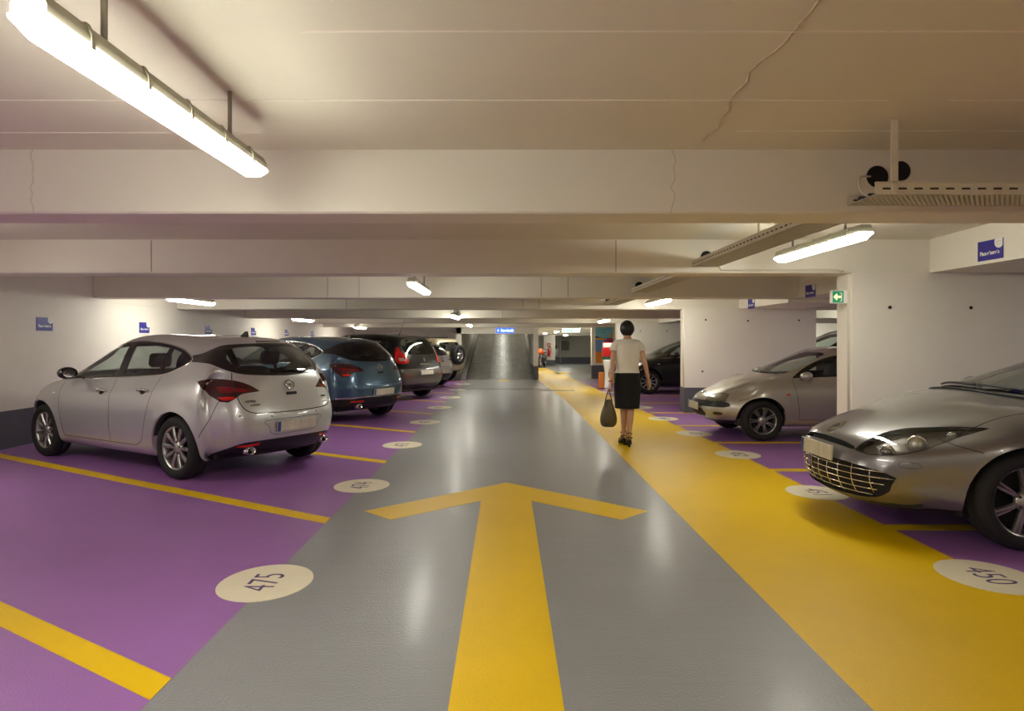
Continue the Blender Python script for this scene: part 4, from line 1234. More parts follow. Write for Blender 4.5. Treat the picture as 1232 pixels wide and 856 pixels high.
# ---------------------------------------------------------------- grey coupe, front right
COUPE = dict(
    W=.905, axles=(1.33, -1.36), wr=.335, arch=.385, flare=.012,
    rows=[(.84, 2.10, -2.03, .19, .18, .25), (.94, 2.28, -2.22, .25, .25, .34), (.985, 2.37, -2.31, .40, .44, .5), (1.0, 2.345, -2.29, .56, .63, .68)],
    sh=(2.17, .745, -2.12, .97, .875), f4=.35, r4=.5, fdz=(0, 0, .0, .02),
    fc=[(0, 0), (.40, .04), (.74, .19), (.92, .48)], rc=[(0, 0), (.45, .03), (.80, .13), (.955, .36)],
    tap=[(2.3, .90), (1.8, .975), (1.35, 1.0), (-1.35, 1.0), (-1.8, .97), (-2.3, .90)],
    st=[(1.46, .85, 1.56, .58, .895, 1.78, .90), (1.20, .90, 1.26, .62, .96, 1.45, .985), (.92, .925, .97, .645, 1.0, 1.18, 1.04), (.62, .935, .52, .62, 1.13, .74, 1.175),
        (.22, .945, .10, .575, 1.265, .24, 1.305), (-.15, .955, -.15, .555, 1.325, -.12, 1.37), (-.55, .965, -.55, .545, 1.335, -.55, 1.39), (-.95, .975, -.95, .54, 1.305, -.95, 1.365), (-1.35, .985, -1.35, .555, 1.20, -1.38, 1.28), (-1.66, .985, -1.64, .585, 1.09, -1.7, 1.15), (-1.88, .98, -1.86, .63, 1.005, -1.95, 1.03)])
P_gun = mat('gunmetal_car_paint', (132, 130, 132), rough=.28, metal=.7, coat=1.0, coat_rough=.03, flake=.10)
M_refl2 = mat('bright_lamp_bowl', (112, 108, 102), rough=.28, metal=.5, var=.3, var_scale=10)
def coupe(label, loc, rz):
    car = empty('coupe_car', loc, rz, label, 'car')
    B = Body(COUPE); side = lambda c: c.y > .3
    neg = lambda P: [(-x, z) for x, z in P]
    dlo = catmull([(.95, .955), (.72, 1.06), (.4, 1.19), (.05, 1.27), (-.4, 1.305), (-.9, 1.27), (-1.25, 1.16)], 4) + catmull([(-1.42, 1.06), (-1.3, 1.02), (-.6, .99), (.3, .965), (.95, .94)], 4)
    B.cut('frame', neg(dlo), 90, .05, side)
    for k, w_ in enumerate(([(.78, .975), (.70, 1.035), (.4, 1.16), (.05, 1.24), (-.3, 1.27), (-.36, 1.0)], [(-.46, 1.01), (-.42, 1.275), (-.85, 1.245), (-1.2, 1.14), (-1.32, 1.06), (-1.2, 1.035)])):
        B.cut('pane%d' % k, neg(w_), 90, .05, side, over=('frame',))
    wsp = catmull([(1.17, 0), (1.13, .3), (1.0, .54), (.88, .645)], 4) + catmull([(.66, .625), (.4, .59), (.16, .545)], 3) + catmull([(.2, .4), (.245, .2), (.26, 0)], 4)
    B.cut('windscreen', [(x, y - 1e-4) for x, y in wsp], 0, .1, up=True)
    B.cut('rear_window', catmull([(.0001, 1.26), (-.42, 1.24), (-.52, 1.17), (-.54, 1.09)], 3) + [(-.45, 1.06), (.0001, 1.07)], 180, .05, lambda c: c.x < -1.0)
    for k, ax in enumerate(COUPE['axles']):
        ra = COUPE['arch']
        B.cut('hole_arch%d' % k, [(-(ax + ra * math.cos(t)), .335 + ra * math.sin(t)) for t in [2 * math.pi * i / 40 for i in range(40)]], 90, .25, lambda c: c.y > .4)
    hl = catmull([(-1.315, .615), (-1.26, .675), (-1.15, .745), (-1.02, .785), (-.85, .805), (-.70, .818)], 3) + [(-.535, .822)] + catmull([(-.68, .762), (-.80, .700), (-.905, .650), (-1.05, .612), (-1.20, .598)], 3)
    B.cut('lens', hl, 45, .02, lambda c: c.x > 1.2)
    slot = catmull([(.0001, .672), (.22, .664), (.37, .640)], 3) + [(.395, .620)] + catmull([(.37, .615), (.22, .628), (.0001, .634)], 3)
    B.cut('hole_slot', [(u, z) for u, z in slot], 0, .05, lambda c: c.x > 1.7)
    gr = catmull([(.0001, .53), (.35, .525), (.58, .495), (.655, .455)], 3) + catmull([(.62, .355), (.55, .30), (.40, .275), (.0001, .262)], 3)
    B.cut('hole_grille', gr, 0, .05, lambda c: c.x > 1.6)
    B.cut('chin', [(.0001, .228), (.5, .235), (.80, .25), (.9, .1), (.0001, .1)], 0, -.5, lambda c: c.x > 1.7)
    B.cut('front_bumper', [(-2.6, .1), (-2.6, .66), (-2.0, .66), (-1.80, .725), (-1.69, .64), (-1.62, .56), (-1.62, .1)], 90, -2, lambda c: c.x > 1.55 )
    B.cut('front_door', neg([(.70, .30), (.74, .62), (.80, .92), (-.42, .99), (-.48, .6), (-.40, .30)]), 90, .05, side)
    B.cut('rear_bumper', [(1.8, .1), (1.85, .6), (2.6, .65), (2.6, .1)], 90, -2, lambda c: c.x < -1.5)
    B.cut('tail', [(.9, .90), (1.2, .88), (1.2, .78), (.95, .80)], 135, .0, lambda c: c.x < -1.5)
    lensf = B.faces('lens')
    inner = B.region_mesh(lensf, M_refl, 'left', off=-.05, name='lamp_bowl'); inner_r = B.region_mesh(lensf, M_refl, 'right', off=-.05, name='lamp_bowl')
    ob = finish_car(B, car, P_gun, {'frame': ('window_surround', M_piano, 'pair'), 'pane0': ('side_window', M_glass, 'pair'), 'pane1': ('side_window', M_dglass, 'pair'),
        'windscreen': ('windscreen', M_glass, 'both'), 'rear_window': ('rear_window', M_dglass, 'both'), 'lens': ('headlight', M_clear, 'pair'), 'chin': ('chin_spoiler', M_black, 'both'),
        'front_bumper': ('front_bumper', P_gun, 'both'), 'front_door': ('door', P_gun, 'pair'), 'rear_bumper': ('rear_bumper', P_gun, 'both'), 'tail': ('tail_light', M_red, 'pair')},
        glass=('pane0', 'pane1', 'windscreen', 'rear_window', 'lens'))
    for s, me in ((0, inner), (1, inner_r)):
        hlo = ob['lens'][s]; sg = 1 if s == 0 else -1
        me.materials.clear(); me.materials.append(M_refl2)
        inst('lamp_bowl', me, hlo)
        for (u, z, r, m) in ((-1.10, .650, .042, M_refl), (-.93, .715, .058, M_bulb), (-.74, .775, .03, M_bulb)):
            l, n = B.surf(45, u, z)
            p = l - n * .045
            lo = MB(); fr = frame((p.x, sg * p.y, p.z), Vector((0, 0, 1)).cross(Vector((n.x, sg * n.y, n.z))), (0, 0, 1))
            lo.lathe([(r * .9, .018), (r * .8, .030), (r * .5, .038), (0, .042)], 20, fr)
            pj = lo.build('projector', m, hlo)
            rg = MB(); rg.lathe([(r * 1.25, 0), (r * 1.25, .022), (r * 1.12, .028), (r * .95, .02), (r * .9, .0)], 20, fr); rg.build('projector_ring', M_chrome, hlo)
    # grille bars behind the mouth, on a dark backing
    bk = MB()
    pts = []
    for i in range(13):
        y = -.68 + 1.36 * i / 12
        l, n = B.surf(0, abs(y), .40); x = (l.x if l is not None else 2.0) - .05
        pts.append((x, y))
    for (x0, y0), (x1, y1) in zip(pts, pts[1:]): bk.add([(x0 - .06, y0, .24), (x1 - .06, y1, .24), (x1 - .06, y1, .55), (x0 - .06, y0, .55)], [(0, 1, 2, 3)])
    gbk = bk.build('grille', M_seam, car)
    for z in (.305, .35, .395, .44, .485):
        hw = .64 - abs(z - .44) * 1.0
        P = []
        for i in range(15):
            y = -hw + 2 * hw * i / 14
            l, n = B.surf(0, abs(y), z)
            if l is not None: P.append((l.x - .022, y, z))
        b = MB(); b.tube(P, .0045, 6, flat=1.0); b.build('grille_bar', M_chrome, gbk)
    for y in (-.52, -.39, -.26, -.13, 0, .13, .26, .39, .52):
        P = []
        for k in range(6):
            z = .275 + (.52 - .275) * k / 5 if abs(y) < .45 else .31 + (.49 - .31) * k / 5
            l, n = B.surf(0, abs(y), z)
            if l is not None: P.append((l.x - .026, y, z))
        b = MB(); b.tube(P, .0045, 6); b.build('grille_bar', M_chrome, gbk)
    sb = MB()
    for i in range(8):
        ya, yb = -.41 + .82 * i / 8, -.41 + .82 * (i + 1) / 8
        xa, xb = [B.surf(0, min(abs(t), .44), .585)[0].x - .06 for t in (ya, yb)]
        sb.add([(xa, ya, .59), (xb, yb, .59), (xb - .05, yb, .70), (xa - .05, ya, .70)], [(0, 1, 2, 3)])
    sb.build('bonnet_slot', M_seam, car)
    # emblem on the bonnet, plate
    l, n = B.surf(0, 0, .715)
    em = MB()
    ro = [(0, .085), (.052, 0), (0, -.085), (-.052, 0)]; ri = [(0, .045), (.026, 0), (0, -.045), (-.026, 0)]
    for k in range(4):
        a, b_, c, d_ = ro[k], ro[(k + 1) % 4], ri[(k + 1) % 4], ri[k]
        em.prism([a, b_, c, d_], 0, .012)
    on_surface(em.mesh('badge', M_chrome), 'badge', B, 0, 0, .735, car, off=.002)
    l, n = B.surf(0, 0, .565)
    plate(car, Vector((l.x + .015, 0, .565)), (1, 0, .06), .52, .115)
    B.seam(hl, 45, M_seam, car, w=.007, closed=True, name='lamp_outline')
    # seams
    B.seam([(-1.80, .735), (-1.74, .70), (-1.62, .665)], 90, M_seam, car)
    B.seam([(-x, z) for x, z in [(.70, .30), (.74, .62), (.80, .92)]], 90, M_seam, car)
    B.seam(catmull([(2.06, .44), (1.95, .56), (1.7, .68), (1.4, .73), (1.1, .735), (.92, .70)], 4), 0, M_seam, car, up=True, w=.006)
    wc = catmull([(-.30, .575), (-.23, .59), (-.16, .565), (-.16, .525), (-.24, .515), (-.31, .535)], 3, True)
    B.seam([(u - .95, z) for u, z in [(-.06, .56), (-.04, .575), (.05, .57), (.08, .545), (.04, .53), (-.05, .535)]], 45, M_refld, car, w=.004, closed=True, name='washer_cap')
    # wipers and cowl
    for (y0, y1) in ((-.55, .05), (.08, .62)):
        P = []
        for i in range(8):
            y = y0 + (y1 - y0) * i / 7
            l, n = B.top(1.12 - .10 * abs(y) - .25 * y * y, y)
            l = Vector((l.x, y, l.z)); P.append(l + Vector((0, 0, .02)))
        b = MB(); b.tube(P, .010, 6); b.build('wiper', M_black, car)
    P = []
    for i in range(17):
        y = -.62 + 1.24 * i / 16
        x = 1.185 - .02 * abs(y) / .3 - .55 * max(0, abs(y) - .25) ** 1.6
        l, n = B.top(x, y); P.append((l.x, y, l.z + .002))
    b = MB(); b.tube(P, .03, 6, flat=.25); b.build('cowl', M_black, car)
    for s in (1, -1): mirror_part(car, .42, s * .97, 1.02, P_gun, s, (.16, .20, .14))
    wheel_meshes('eight', .335, .235, .242, 7, 'thin5')
    for k, ax in enumerate(COUPE['axles']):
        for s in (1, -1): add_wheel(car, 'eight', ax, s * .775, .335, .35 + .3 * k)
    underbody(car, -2.0, 1.72, .74, .19, COUPE['axles'], .395)
    interior(car, .30, (.05, -.72), .36, .82, .80, -.06, .62)
    return car
coupe('gunmetal grey coupe with wide chrome-barred grille, nearest on the right', (3.53 + 1.33, 5.36, 0), math.pi)

# ---------------------------------------------------------------- small light silver coupe
TIG = dict(
    W=.80, axles=(1.18, -1.25), wr=.288, arch=.335, flare=.012, lev=3,
    rows=[(.85, 1.68, -1.7, .21, .20, .25), (.94, 1.84, -1.85, .27, .265, .34), (.99, 1.95, -1.94, .38, .42, .46), (1.0, 1.93, -1.93, .50, .57, .64)],
    sh=(1.74, .67, -1.78, .92, .87), f4=.35, r4=.5,
    fc=[(0, 0), (.42, .04), (.76, .18), (.93, .44)], rc=[(0, 0), (.45, .03), (.80, .13), (.955, .36)],
    tap=[(1.95, .88), (1.5, .97), (1.1, 1.0), (-1.2, 1.0), (-1.6, .97), (-1.95, .88)],
    st=[(1.20, .80, 1.28, .50, .835, 1.42, .825), (.98, .845, 1.02, .53, .895, 1.18, .90), (.80, .865, .83, .555, .93, 1.0, .945), (.52, .875, .44, .53, 1.09, .6, 1.12),
        (.20, .885, .10, .49, 1.235, .2, 1.27), (-.12, .89, -.15, .47, 1.28, -.12, 1.325), (-.5, .90, -.5, .46, 1.28, -.5, 1.335), (-.9, .91, -.9, .46, 1.2, -.95, 1.27), (-1.25, .925, -1.25, .49, 1.06, -1.3, 1.12), (-1.50, .93, -1.48, .51, .98, -1.58, 1.0)])
P_champ = mat('champagne_silver_car_paint', (188, 183, 175), rough=.34, metal=.55, coat=1.0, coat_rough=.05, flake=.06)
def small_coupe(label, loc, rz):
    car = empty('small_coupe_car', loc, rz, label, 'car')
    B = Body(TIG); side = lambda c: c.y > .3
    neg = lambda P: [(-x, z) for x, z in P]
    B.cut('frame', neg(catmull([(.72, .90), (.52, 1.03), (.25, 1.155), (-.05, 1.225), (-.4, 1.245), (-.62, 1.22)], 4) + [(-.75, .945), (-.3, .925), (.3, .905), (.72, .89)]), 90, .05, side)
    B.cut('pane0', neg([(.55, .92), (.48, 1.0), (.22, 1.13), (-.05, 1.195), (-.38, 1.215), (-.55, 1.2), (-.66, .965), (-.3, .945)]), 90, .05, side, over=('frame',))
    wsp = catmull([(1.0, 0), (.97, .25), (.87, .45), (.78, .54)], 4) + catmull([(.6, .53), (.4, .50), (.16, .46)], 3) + catmull([(.19, .3), (.215, .15), (.22, 0)], 4)
    B.cut('windscreen', [(x, y - 1e-4) for x, y in wsp], 0, .1, up=True)
    B.cut('rear_window', catmull([(.0001, 1.25), (-.38, 1.22), (-.5, 1.1), (-.5, 1.0)], 3) + [(.0001, 1.0)], 180, .05, lambda c: c.x < -.8)
    for k, ax in enumerate(TIG['axles']):
        ra = TIG['arch']
        B.cut('hole_arch%d' % k, [(-(ax + ra * math.cos(t)), .29 + ra * math.sin(t)) for t in [2 * math.pi * i / 36 for i in range(36)]], 90, .25, lambda c: c.y > .35)
    hl = catmull([(-1.10, .55), (-1.06, .605), (-.97, .648), (-.85, .660), (-.77, .645)], 3) + catmull([(-.75, .56), (-.86, .545), (-1.0, .538)], 3)
    B.cut('headlight', hl, 45, .02, lambda c: c.x > 1.0)
    B.cut('strip', [(-2.2, .545), (-1.66, .545), (-1.60, .52), (-1.60, .48), (-1.68, .46), (-2.2, .46)], 90, -2, lambda c: c.x > 1.4, over=('body',))
    B.cut('mouth', [(.0001, .42), (.30, .42), (.36, .36), (.30, .31), (.0001, .31)], 0, .0, lambda c: c.x > 1.4)
    B.cut('fog', catmull([(-.93, .385), (-.87, .395), (-.80, .385), (-.80, .355), (-.87, .345), (-.93, .355)], 3, True), 45, .0, lambda c: c.x > 1.2)
    B.cut('chin', [(.0001, .262), (.5, .268), (.75, .28), (.85, .1), (.0001, .1)], 0, -.5, lambda c: c.x > 1.4)
    B.cut('front_bumper', [(-2.3, .1), (-2.3, .55), (-1.66, .55), (-1.49, .50), (-1.47, .1)], 90, -2, lambda c: c.x > 1.4)
    B.cut('front_door', neg([(.66, .30), (.70, .6), (.745, .86), (.66, .90), (-.6, .94), (-.68, .6), (-.6, .30)]), 90, .05, side)
    finish_car(B, car, P_champ, {'frame': ('window_surround', M_piano, 'pair'), 'pane0': ('side_window', M_glass, 'pair'), 'windscreen': ('windscreen', M_glass, 'both'), 'rear_window': ('rear_window', M_dglass, 'both'),
        'headlight': ('headlight', mat('old_headlight', (128, 126, 108), rough=.3, metal=.3, coat=.8, var=.35, var_scale=22), 'pair'), 'strip': ('bumper_strip', M_black, 'both'), 'mouth': ('air_intake', M_seam, 'both'), 'fog': ('fog_lamp', M_refld, 'pair'), 'chin': ('chin_spoiler', M_black, 'both'),
        'front_bumper': ('front_bumper', P_champ, 'both'), 'front_door': ('door', P_champ, 'pair')}, glass=('pane0', 'windscreen', 'rear_window'))
    B.seam(neg([(.66, .30), (.70, .6), (.745, .86), (.70, .885)]), 90, M_seam, car)
    B.seam(neg([(.66, .30), (-.60, .30)]), 90, M_seam, car)
    B.seam([(-1.49, .555), (-1.36, .60)], 90, M_seam, car)
    B.seam(catmull([(1.58, .40), (1.42, .48), (1.2, .53), (1.0, .55), (.86, .54)], 4), 0, M_seam, car, up=True, w=.005)
    B.seam(hl, 45, M_seam, car, w=.009, closed=True, name='lamp_outline')
    rp = MB(); rp.sphere((0, 0, 0), (.032, .018, .010), 12, 6); on_surface(rp.mesh('side_repeater', M_orange), 'side_repeater', B, 90, -.83, .665, car, True)
    b = MB(); b.lathe([(.030, .004), (.037, .010), (.040, .006), (.040, 0)], 20); bd = on_surface(b.mesh('badge', M_chrome), 'badge', B, 0, 0, .64, car, off=.001)
    l, n = B.surf(0, 0, .47); plate(car, Vector((l.x + .015, 0, .45)), (1, 0, .03), .52, .11)
    for (y0, y1) in ((-.45, .05), (.05, .5)):
        P = []
        for i in range(8):
            y = y0 + (y1 - y0) * i / 7
            l, n = B.top(.97 - .06 * abs(y) - .28 * y * y, y); P.append(Vector((l.x, y, l.z + .018)))
        b = MB(); b.tube(P, .009, 6); b.build('wiper', M_black, car)
    for s in (1, -1): mirror_part(car, .60, s * .87, .93, P_champ, s, (.15, .19, .12))
    wheel_meshes('twin', .288, .19, .196, 7, 'twin')
    for k, ax in enumerate(TIG['axles']):
        for s in (1, -1): add_wheel(car, 'twin', ax, s * .695, .288, .3 * k)
    underbody(car, -1.7, 1.5, .66, .20, TIG['axles'], .342)
    interior(car, .30, (.0, -.62), .31, .70, .76, -.10, .54, rear=False)
    return car
small_coupe('small champagne-silver coupe with a black bumper strip between the two wall fins', (3.645 + 1.18, 9.5 + .70, 0), math.pi)

# ================================================================ signs, trays, conduits
def reserved_sign(loc, xdir, label):
    """blue board reading Place reservee, local X along xdir, standing upright on a wall"""
    t = empty('bay_sign', loc, 0, label, 'sign', 'blue reserved-place signs')
    M = frame((0, 0, 0), xdir, (0, 0, 1))
    w, h = .33, .19
    b = MB(); b.box((-w / 2, -h / 2, 0), (w / 2, h / 2, .008), M); b.build('board', M_bluesign, t)
    c = MB(); n = 16; r = .06
    pts = [(w / 2 - .045 + r * math.cos(a), h / 2 - .03 + r * math.sin(a)) for a in [2 * math.pi * i / n for i in range(n)]]
    pts = [(min(x, w / 2), min(y, h / 2)) for x, y in pts]
    c.prism(pts, .008, .0095, M); cc = c.build('corner_disc', M_white, t)
    sw = MB(); P = [M @ Vector((w / 2 - .05 + .025 * math.cos(a), h / 2 - .04 + .018 * math.sin(a), .010)) for a in [.4 + i * .5 for i in range(10)]]
    sw.tube(P, .003, 5, flat=.4); sw.build('emblem_swirl', mat('emblem_grey', (170, 170, 180), rough=.5, var=.02), cc)
    o = inst('lettering', text_mesh('Place réservée', .052, M_white, 'lettering', .0006, bold=.0022, sx=.84), t)
    o.matrix_local = M @ Matrix.Translation((-.005, -.028, .0085))
    return t
names = ['left wall sign nearest the camera, clear of every car', 'left wall sign just above the silver hatchback roof, left end', 'left wall sign behind the silver hatchback aerial', 'left wall sign behind the silver hatchback tailgate', 'left wall sign between silver and blue hatchbacks', 'left wall sign above the blue hatchback']
for k in range(6):
    reserved_sign((XL + .001, 9.5 + 2.62 * k, 1.665), (0, 1, 0), 'blue reserved-place board: ' + names[k])
for (y, zz, nm) in ((6.38, 2.30, 'blue reserved-place board on the bright beam at upper right'), (10.15, 2.185, 'small blue reserved-place board on the beam above the left of the exit sign'), (12.6, 2.13, 'tiny blue reserved-place board above the second wall fin')):
    reserved_sign((4.649, y, zz), (0, -1, 0), nm)

# exit sign on the end of the first fin
M_green = mat('green_exit_face', (20, 120, 78), rough=.4, emit=(.02, .25, .12), emit_s=.6, var=.03)
M_lit = mat('lit_yellow_white', (255, 230, 150), rough=.4, emit=(1, .85, .45), emit_s=1.2, var=.02)
ex = empty('exit_sign', (3.80, 7.42, 1.915), 0, 'green emergency exit sign on the end of the right wall fin', 'sign')
b = MB(); b.box((-.06, -.06, -.072), (0, .06, .072)); b.build('bracket_box', M_white, ex, bevel=.006)
b = MB(); b.box((-.185, -.05, -.07), (-.06, -.01, .07)); f = b.build('face', M_green, ex)
b = MB()
for lo, hi in (((-.187, -.054, .064), (-.06, -.008, .072)), ((-.187, -.054, -.072), (-.06, -.008, -.064)), ((-.192, -.054, -.072), (-.184, -.008, .072))): b.box(lo, hi)
b.build('face_frame', M_white, f)
Mx = frame((-.122, -.0505, 0), (1, 0, 0), (0, 0, 1))
b = MB(); b.prism([(-.05, 0), (-.01, .04), (-.01, .012), (.03, .012), (.03, -.012), (-.01, -.012), (-.01, -.04)], 0, .001, Mx); b.build('arrow', M_lit, f)
b = MB(); b.prism([(.02, .045), (.045, .045), (.045, -.05), (.02, -.05), (.02, -.04), (.035, -.04), (.035, .035), (.02, .035)], 0, .001, Mx); b.build('doorway', M_white, f)

# conduits
def conduit(label, pts, r=.011):
    b = MB(); b.tube(pts, r, 8); o = b.build('conduit', M_pipe); tag(o, label, 'pipe', 'surface conduits'); return o
conduit('pale conduit running down the end of the right wall fin', [(3.788, 7.36, .5), (3.788, 7.36, 2.10), (3.785, 7.34, 2.16)], .014)
conduit('thin conduit along the foot of the second beam', [(3.70, 7.288, 2.19), (3.60, 7.288, 2.205), (2.36, 7.288, 2.205), (2.34, 7.288, 2.235), (2.34, 7.288, 2.33)])
conduit('pale conduit down the end of the second wall fin', [(3.518, 13.2, .5), (3.518, 13.2, 2.05)], .012)
conduit('thin dark riser beside the painted panel', [(4.06, 24.985, 1.36), (4.06, 24.985, 1.93)], .02)

# cable trays
M_slot = mat('tray_slot_dark', (60, 52, 40), rough=.8, var=.05)
def tray(label, x0, y0, x1, y1, z, w=.28, hang=()):
    """tray from (x0,y0) to (x1,y1) at underside z; local X along the run"""
    L = math.hypot(x1 - x0, y1 - y0); a = math.atan2(y1 - y0, x1 - x0)
    t = empty('cable_tray', (x0, y0, z), a, label, 'cable tray', 'perforated cable trays')
    for s in (-1, 1):
        b = MB(); b.box((0, s * w / 2 - .002, 0), (L, s * w / 2 + .002, .062)); r = b.build('side_rail', M_galv, t)
        b = MB(); b.box((0, s * w / 2 - .012, .060), (L, s * w / 2 + .004, .066)); b.build('rail_lip', M_galv, r)
        b = MB(); n = int(L / .085)
        for i in range(n): b.box((.04 + i * .085, s * w / 2 - .0032, .026), (.085 + i * .085, s * w / 2 + .0032, .036))
        o = b.build('rail_slots', M_slot, r); tag(o, kind='stuff')
    b = MB(); n = int(L / .028)
    for i in range(n): b.box((.006 + i * .028, -w / 2, 0), (.022 + i * .028, w / 2, .003))
    for k in range(8): b.box((0, -w / 2 + (k + .3) * w / 8, 0), (L, -w / 2 + (k + .85) * w / 8, .003))
    o = b.build('perforated_bottom', M_galv, t); tag(o, kind='stuff')
    b = MB(); b.tube([(0.02, .05, .02), (L * .5, .03, .022), (L - .02, .06, .02)], .014, 6); b.build('cable', M_black, t)
    b = MB(); b.tube([(0.02, -.05, .018), (L * .5, -.06, .02), (L - .02, -.04, .018)], .011, 6); b.build('cable', M_black, t)
    for hx in hang:
        px = x0 + math.cos(a) * hx; py = y0 + math.sin(a) * hx
        b = MB(); b.box((hx - .018, -w / 2 - .012, .0), (hx + .018, -w / 2 - .004, ceil_z(py) - z)); b.build('hanger', M_galv, t)
    return t
tray('wide perforated cable tray running right below the ceiling at upper right', 1.98, 3.72, 6.6, 3.72, 2.215, .30, (.10, 2.2, 4.2))
tray('perforated cable tray running lengthwise beside the right lamp', 2.17, 4.50, 2.17, 7.26, 2.235, .28, (1.6,))
tray('far cable tray between the second and third beams', 2.12, 7.70, 2.12, 10.56, 2.19, .26, (1.5,))
tray('farther cable tray between the third and fourth beams', 2.08, 11.0, 2.08, 13.26, 2.13, .26, (1.2,))
for (x, y, z, r) in ((2.286, 4.1, 2.44, .062), (2.43, 4.1, 2.475, .055), (2.20, 7.3, 2.345, .062), (2.12, 10.6, 2.30, .06), (2.05, 13.3, 2.23, .06)):
    b = MB(); b.lathe([(r, -.004), (r + .006, .004), (r, .004), (r * .9, .0), (0, .0)], 24, frame((x, y - .002, z), (1, 0, 0), (0, 0, 1)))
    b.build('duct_hole', M_dark, ceiling)
b = MB(); P = [(2.24, 4.09, 2.44), (2.10, 3.95, 2.40), (2.02, 3.80, 2.30), (2.02, 3.72, 2.24), (2.12, 3.70, 2.225)]
b.tube(catmull(P, 5), .006, 6); o = b.build('loose_cable', M_pipe); tag(o, 'pale cable looping from the duct hole onto the tray end', 'cable')

# illuminated signs near the ramp
M_blit = mat('blue_lit_sign', (30, 70, 210), rough=.4, emit=(.06, .16, .85), emit_s=1.6, var=.03)
M_wlit = mat('white_lit_sign', (240, 250, 245), rough=.4, emit=(.85, 1, .92), emit_s=1.6, var=.02)
M_glit = mat('green_lit_print', (90, 200, 160), rough=.4, emit=(.2, .75, .5), emit_s=1.0, var=.02)
s = empty('hanging_sign', (-.04, 22.0, 0), 0, 'blue illuminated sign with white lettering hanging before the ramp', 'sign')
b = MB(); b.box((-.30, -.04, 1.675), (.30, .04, 1.845)); p = b.build('panel', M_blit, s)
o = inst('lettering', text_mesh('Sortie', .13, M_wlit, 'lettering', .001, bold=.003), p, (.02, -.042, 1.762), (math.pi / 2, 0, 0))
b = MB(); b.prism([(-.26, .0), (-.225, .045), (-.19, 0), (-.215, 0), (-.215, -.04), (-.235, -.04), (-.235, 0)], 0, .001, frame((0, -.041, 1.76), (1, 0, 0), (0, 0, 1))); b.build('pictogram', M_wlit, p)
b = MB(); b.prism([(.20, -.04), (.27, -.04), (.27, .04), (.20, .04)], 0, .001, frame((0, -.041, 1.76), (1, 0, 0), (0, 0, 1))); b.build('pictogram', M_wlit, p)
for x in (-.2, .2):
    b = MB(); b.tube([(x, 0, 1.84), (x, 0, ceil_z(22))], .01, 6); b.build('hanger', M_pipe, s)
s = empty('hanging_sign', (2.24, 23.0, 0), 0, 'white and green illuminated sign hanging over the far walkway', 'sign')
b = MB(); b.box((-.31, -.04, 1.71), (.31, .04, 1.855)); p = b.build('panel', M_wlit, s)
for k, (xa, xb) in enumerate(((-.26, -.21), (-.15, -.10), (-.08, -.03), (-.01, .05))):
    b = MB(); b.box((xa, -.042, 1.745), (xb, -.04, 1.815)); b.build('printed_mark', M_glit, p)
for x in (-.2, .2):
    b = MB(); b.tube([(x, 0, 1.85), (x, 0, ceil_z(23))], .01, 6); b.build('hanger', M_pipe, s)

# painted panel on the far fin
t = empty('mural_panel', (3.68, 24.985, 0), 0, 'colourful painted panel of sea, boat and orange shore on the far pillar', 'painting')
Mp = frame((0, 0, 0), (1, 0, 0), (0, 0, 1))
b = MB(); b.box((-.33, -.012, .58), (.33, .008, 1.95)); b.build('board', mat('mural_sky', (120, 190, 205), rough=.5, var=.08, var_scale=4), t)
def paint(name, poly, rgb, d):
    b = MB(); b.prism(poly, .012 + d, .0135 + d, Mp); b.build(name, mat('mural_' + name, rgb, rough=.5, var=.10, var_scale=9), t)
paint('sea', [(-.33, .98), (.33, .98), (.33, 1.48), (-.33, 1.48)], (112, 150, 205), 0)
paint('hills', [(-.33, 1.53), (-.33, 1.60), (-.22, 1.57), (-.10, 1.54), (.02, 1.53), (.33, 1.52), (.33, 1.50)], (38, 44, 66), .001)
paint('sandbank', [(-.33, 1.46), (.0, 1.46), (.05, 1.50), (-.05, 1.53), (-.33, 1.52)], (226, 170, 60), .0015)
paint('shore', [(-.33, .58), (.33, .58), (.33, .92), (.2, 1.0), (.05, .97), (-.08, 1.04), (-.2, 1.0), (-.33, 1.03)], (236, 140, 40), .001)
paint('boat_hull', [(-.02, 1.40), (.06, 1.30), (.22, 1.25), (.33, 1.28), (.33, 1.44), (.1, 1.42)], (70, 60, 120), .002)
paint('boat_band', [(-.02, 1.44), (.33, 1.42), (.33, 1.52), (.12, 1.50)], (200, 50, 60), .003)
paint('sail', [(.20, 1.54), (.27, 1.74), (.33, 1.72), (.33, 1.54)], (226, 160, 70), .002)
for k, (x, z, w) in enumerate(((-.2, 1.78, .2), (-.1, 1.70, .16), (.05, 1.83, .18), (-.12, 1.2, .1), (.0, 1.15, .12), (-.05, 1.28, .08), (-.15, .8, .08), (.02, .74, .1), (.1, .86, .07))):
    paint('brush_stroke', [(x, z), (x + w, z + .05), (x + w, z + .065), (x, z + .015)], (50, 90, 110) if z > 1.05 else (190, 96, 30), .004)
b = MB(); b.box((-.35, -.006, .55), (.35, .006, .58)); b.box((-.37, -.006, .55), (-.33, .006, 1.98)); b.build('frame', M_white, t)

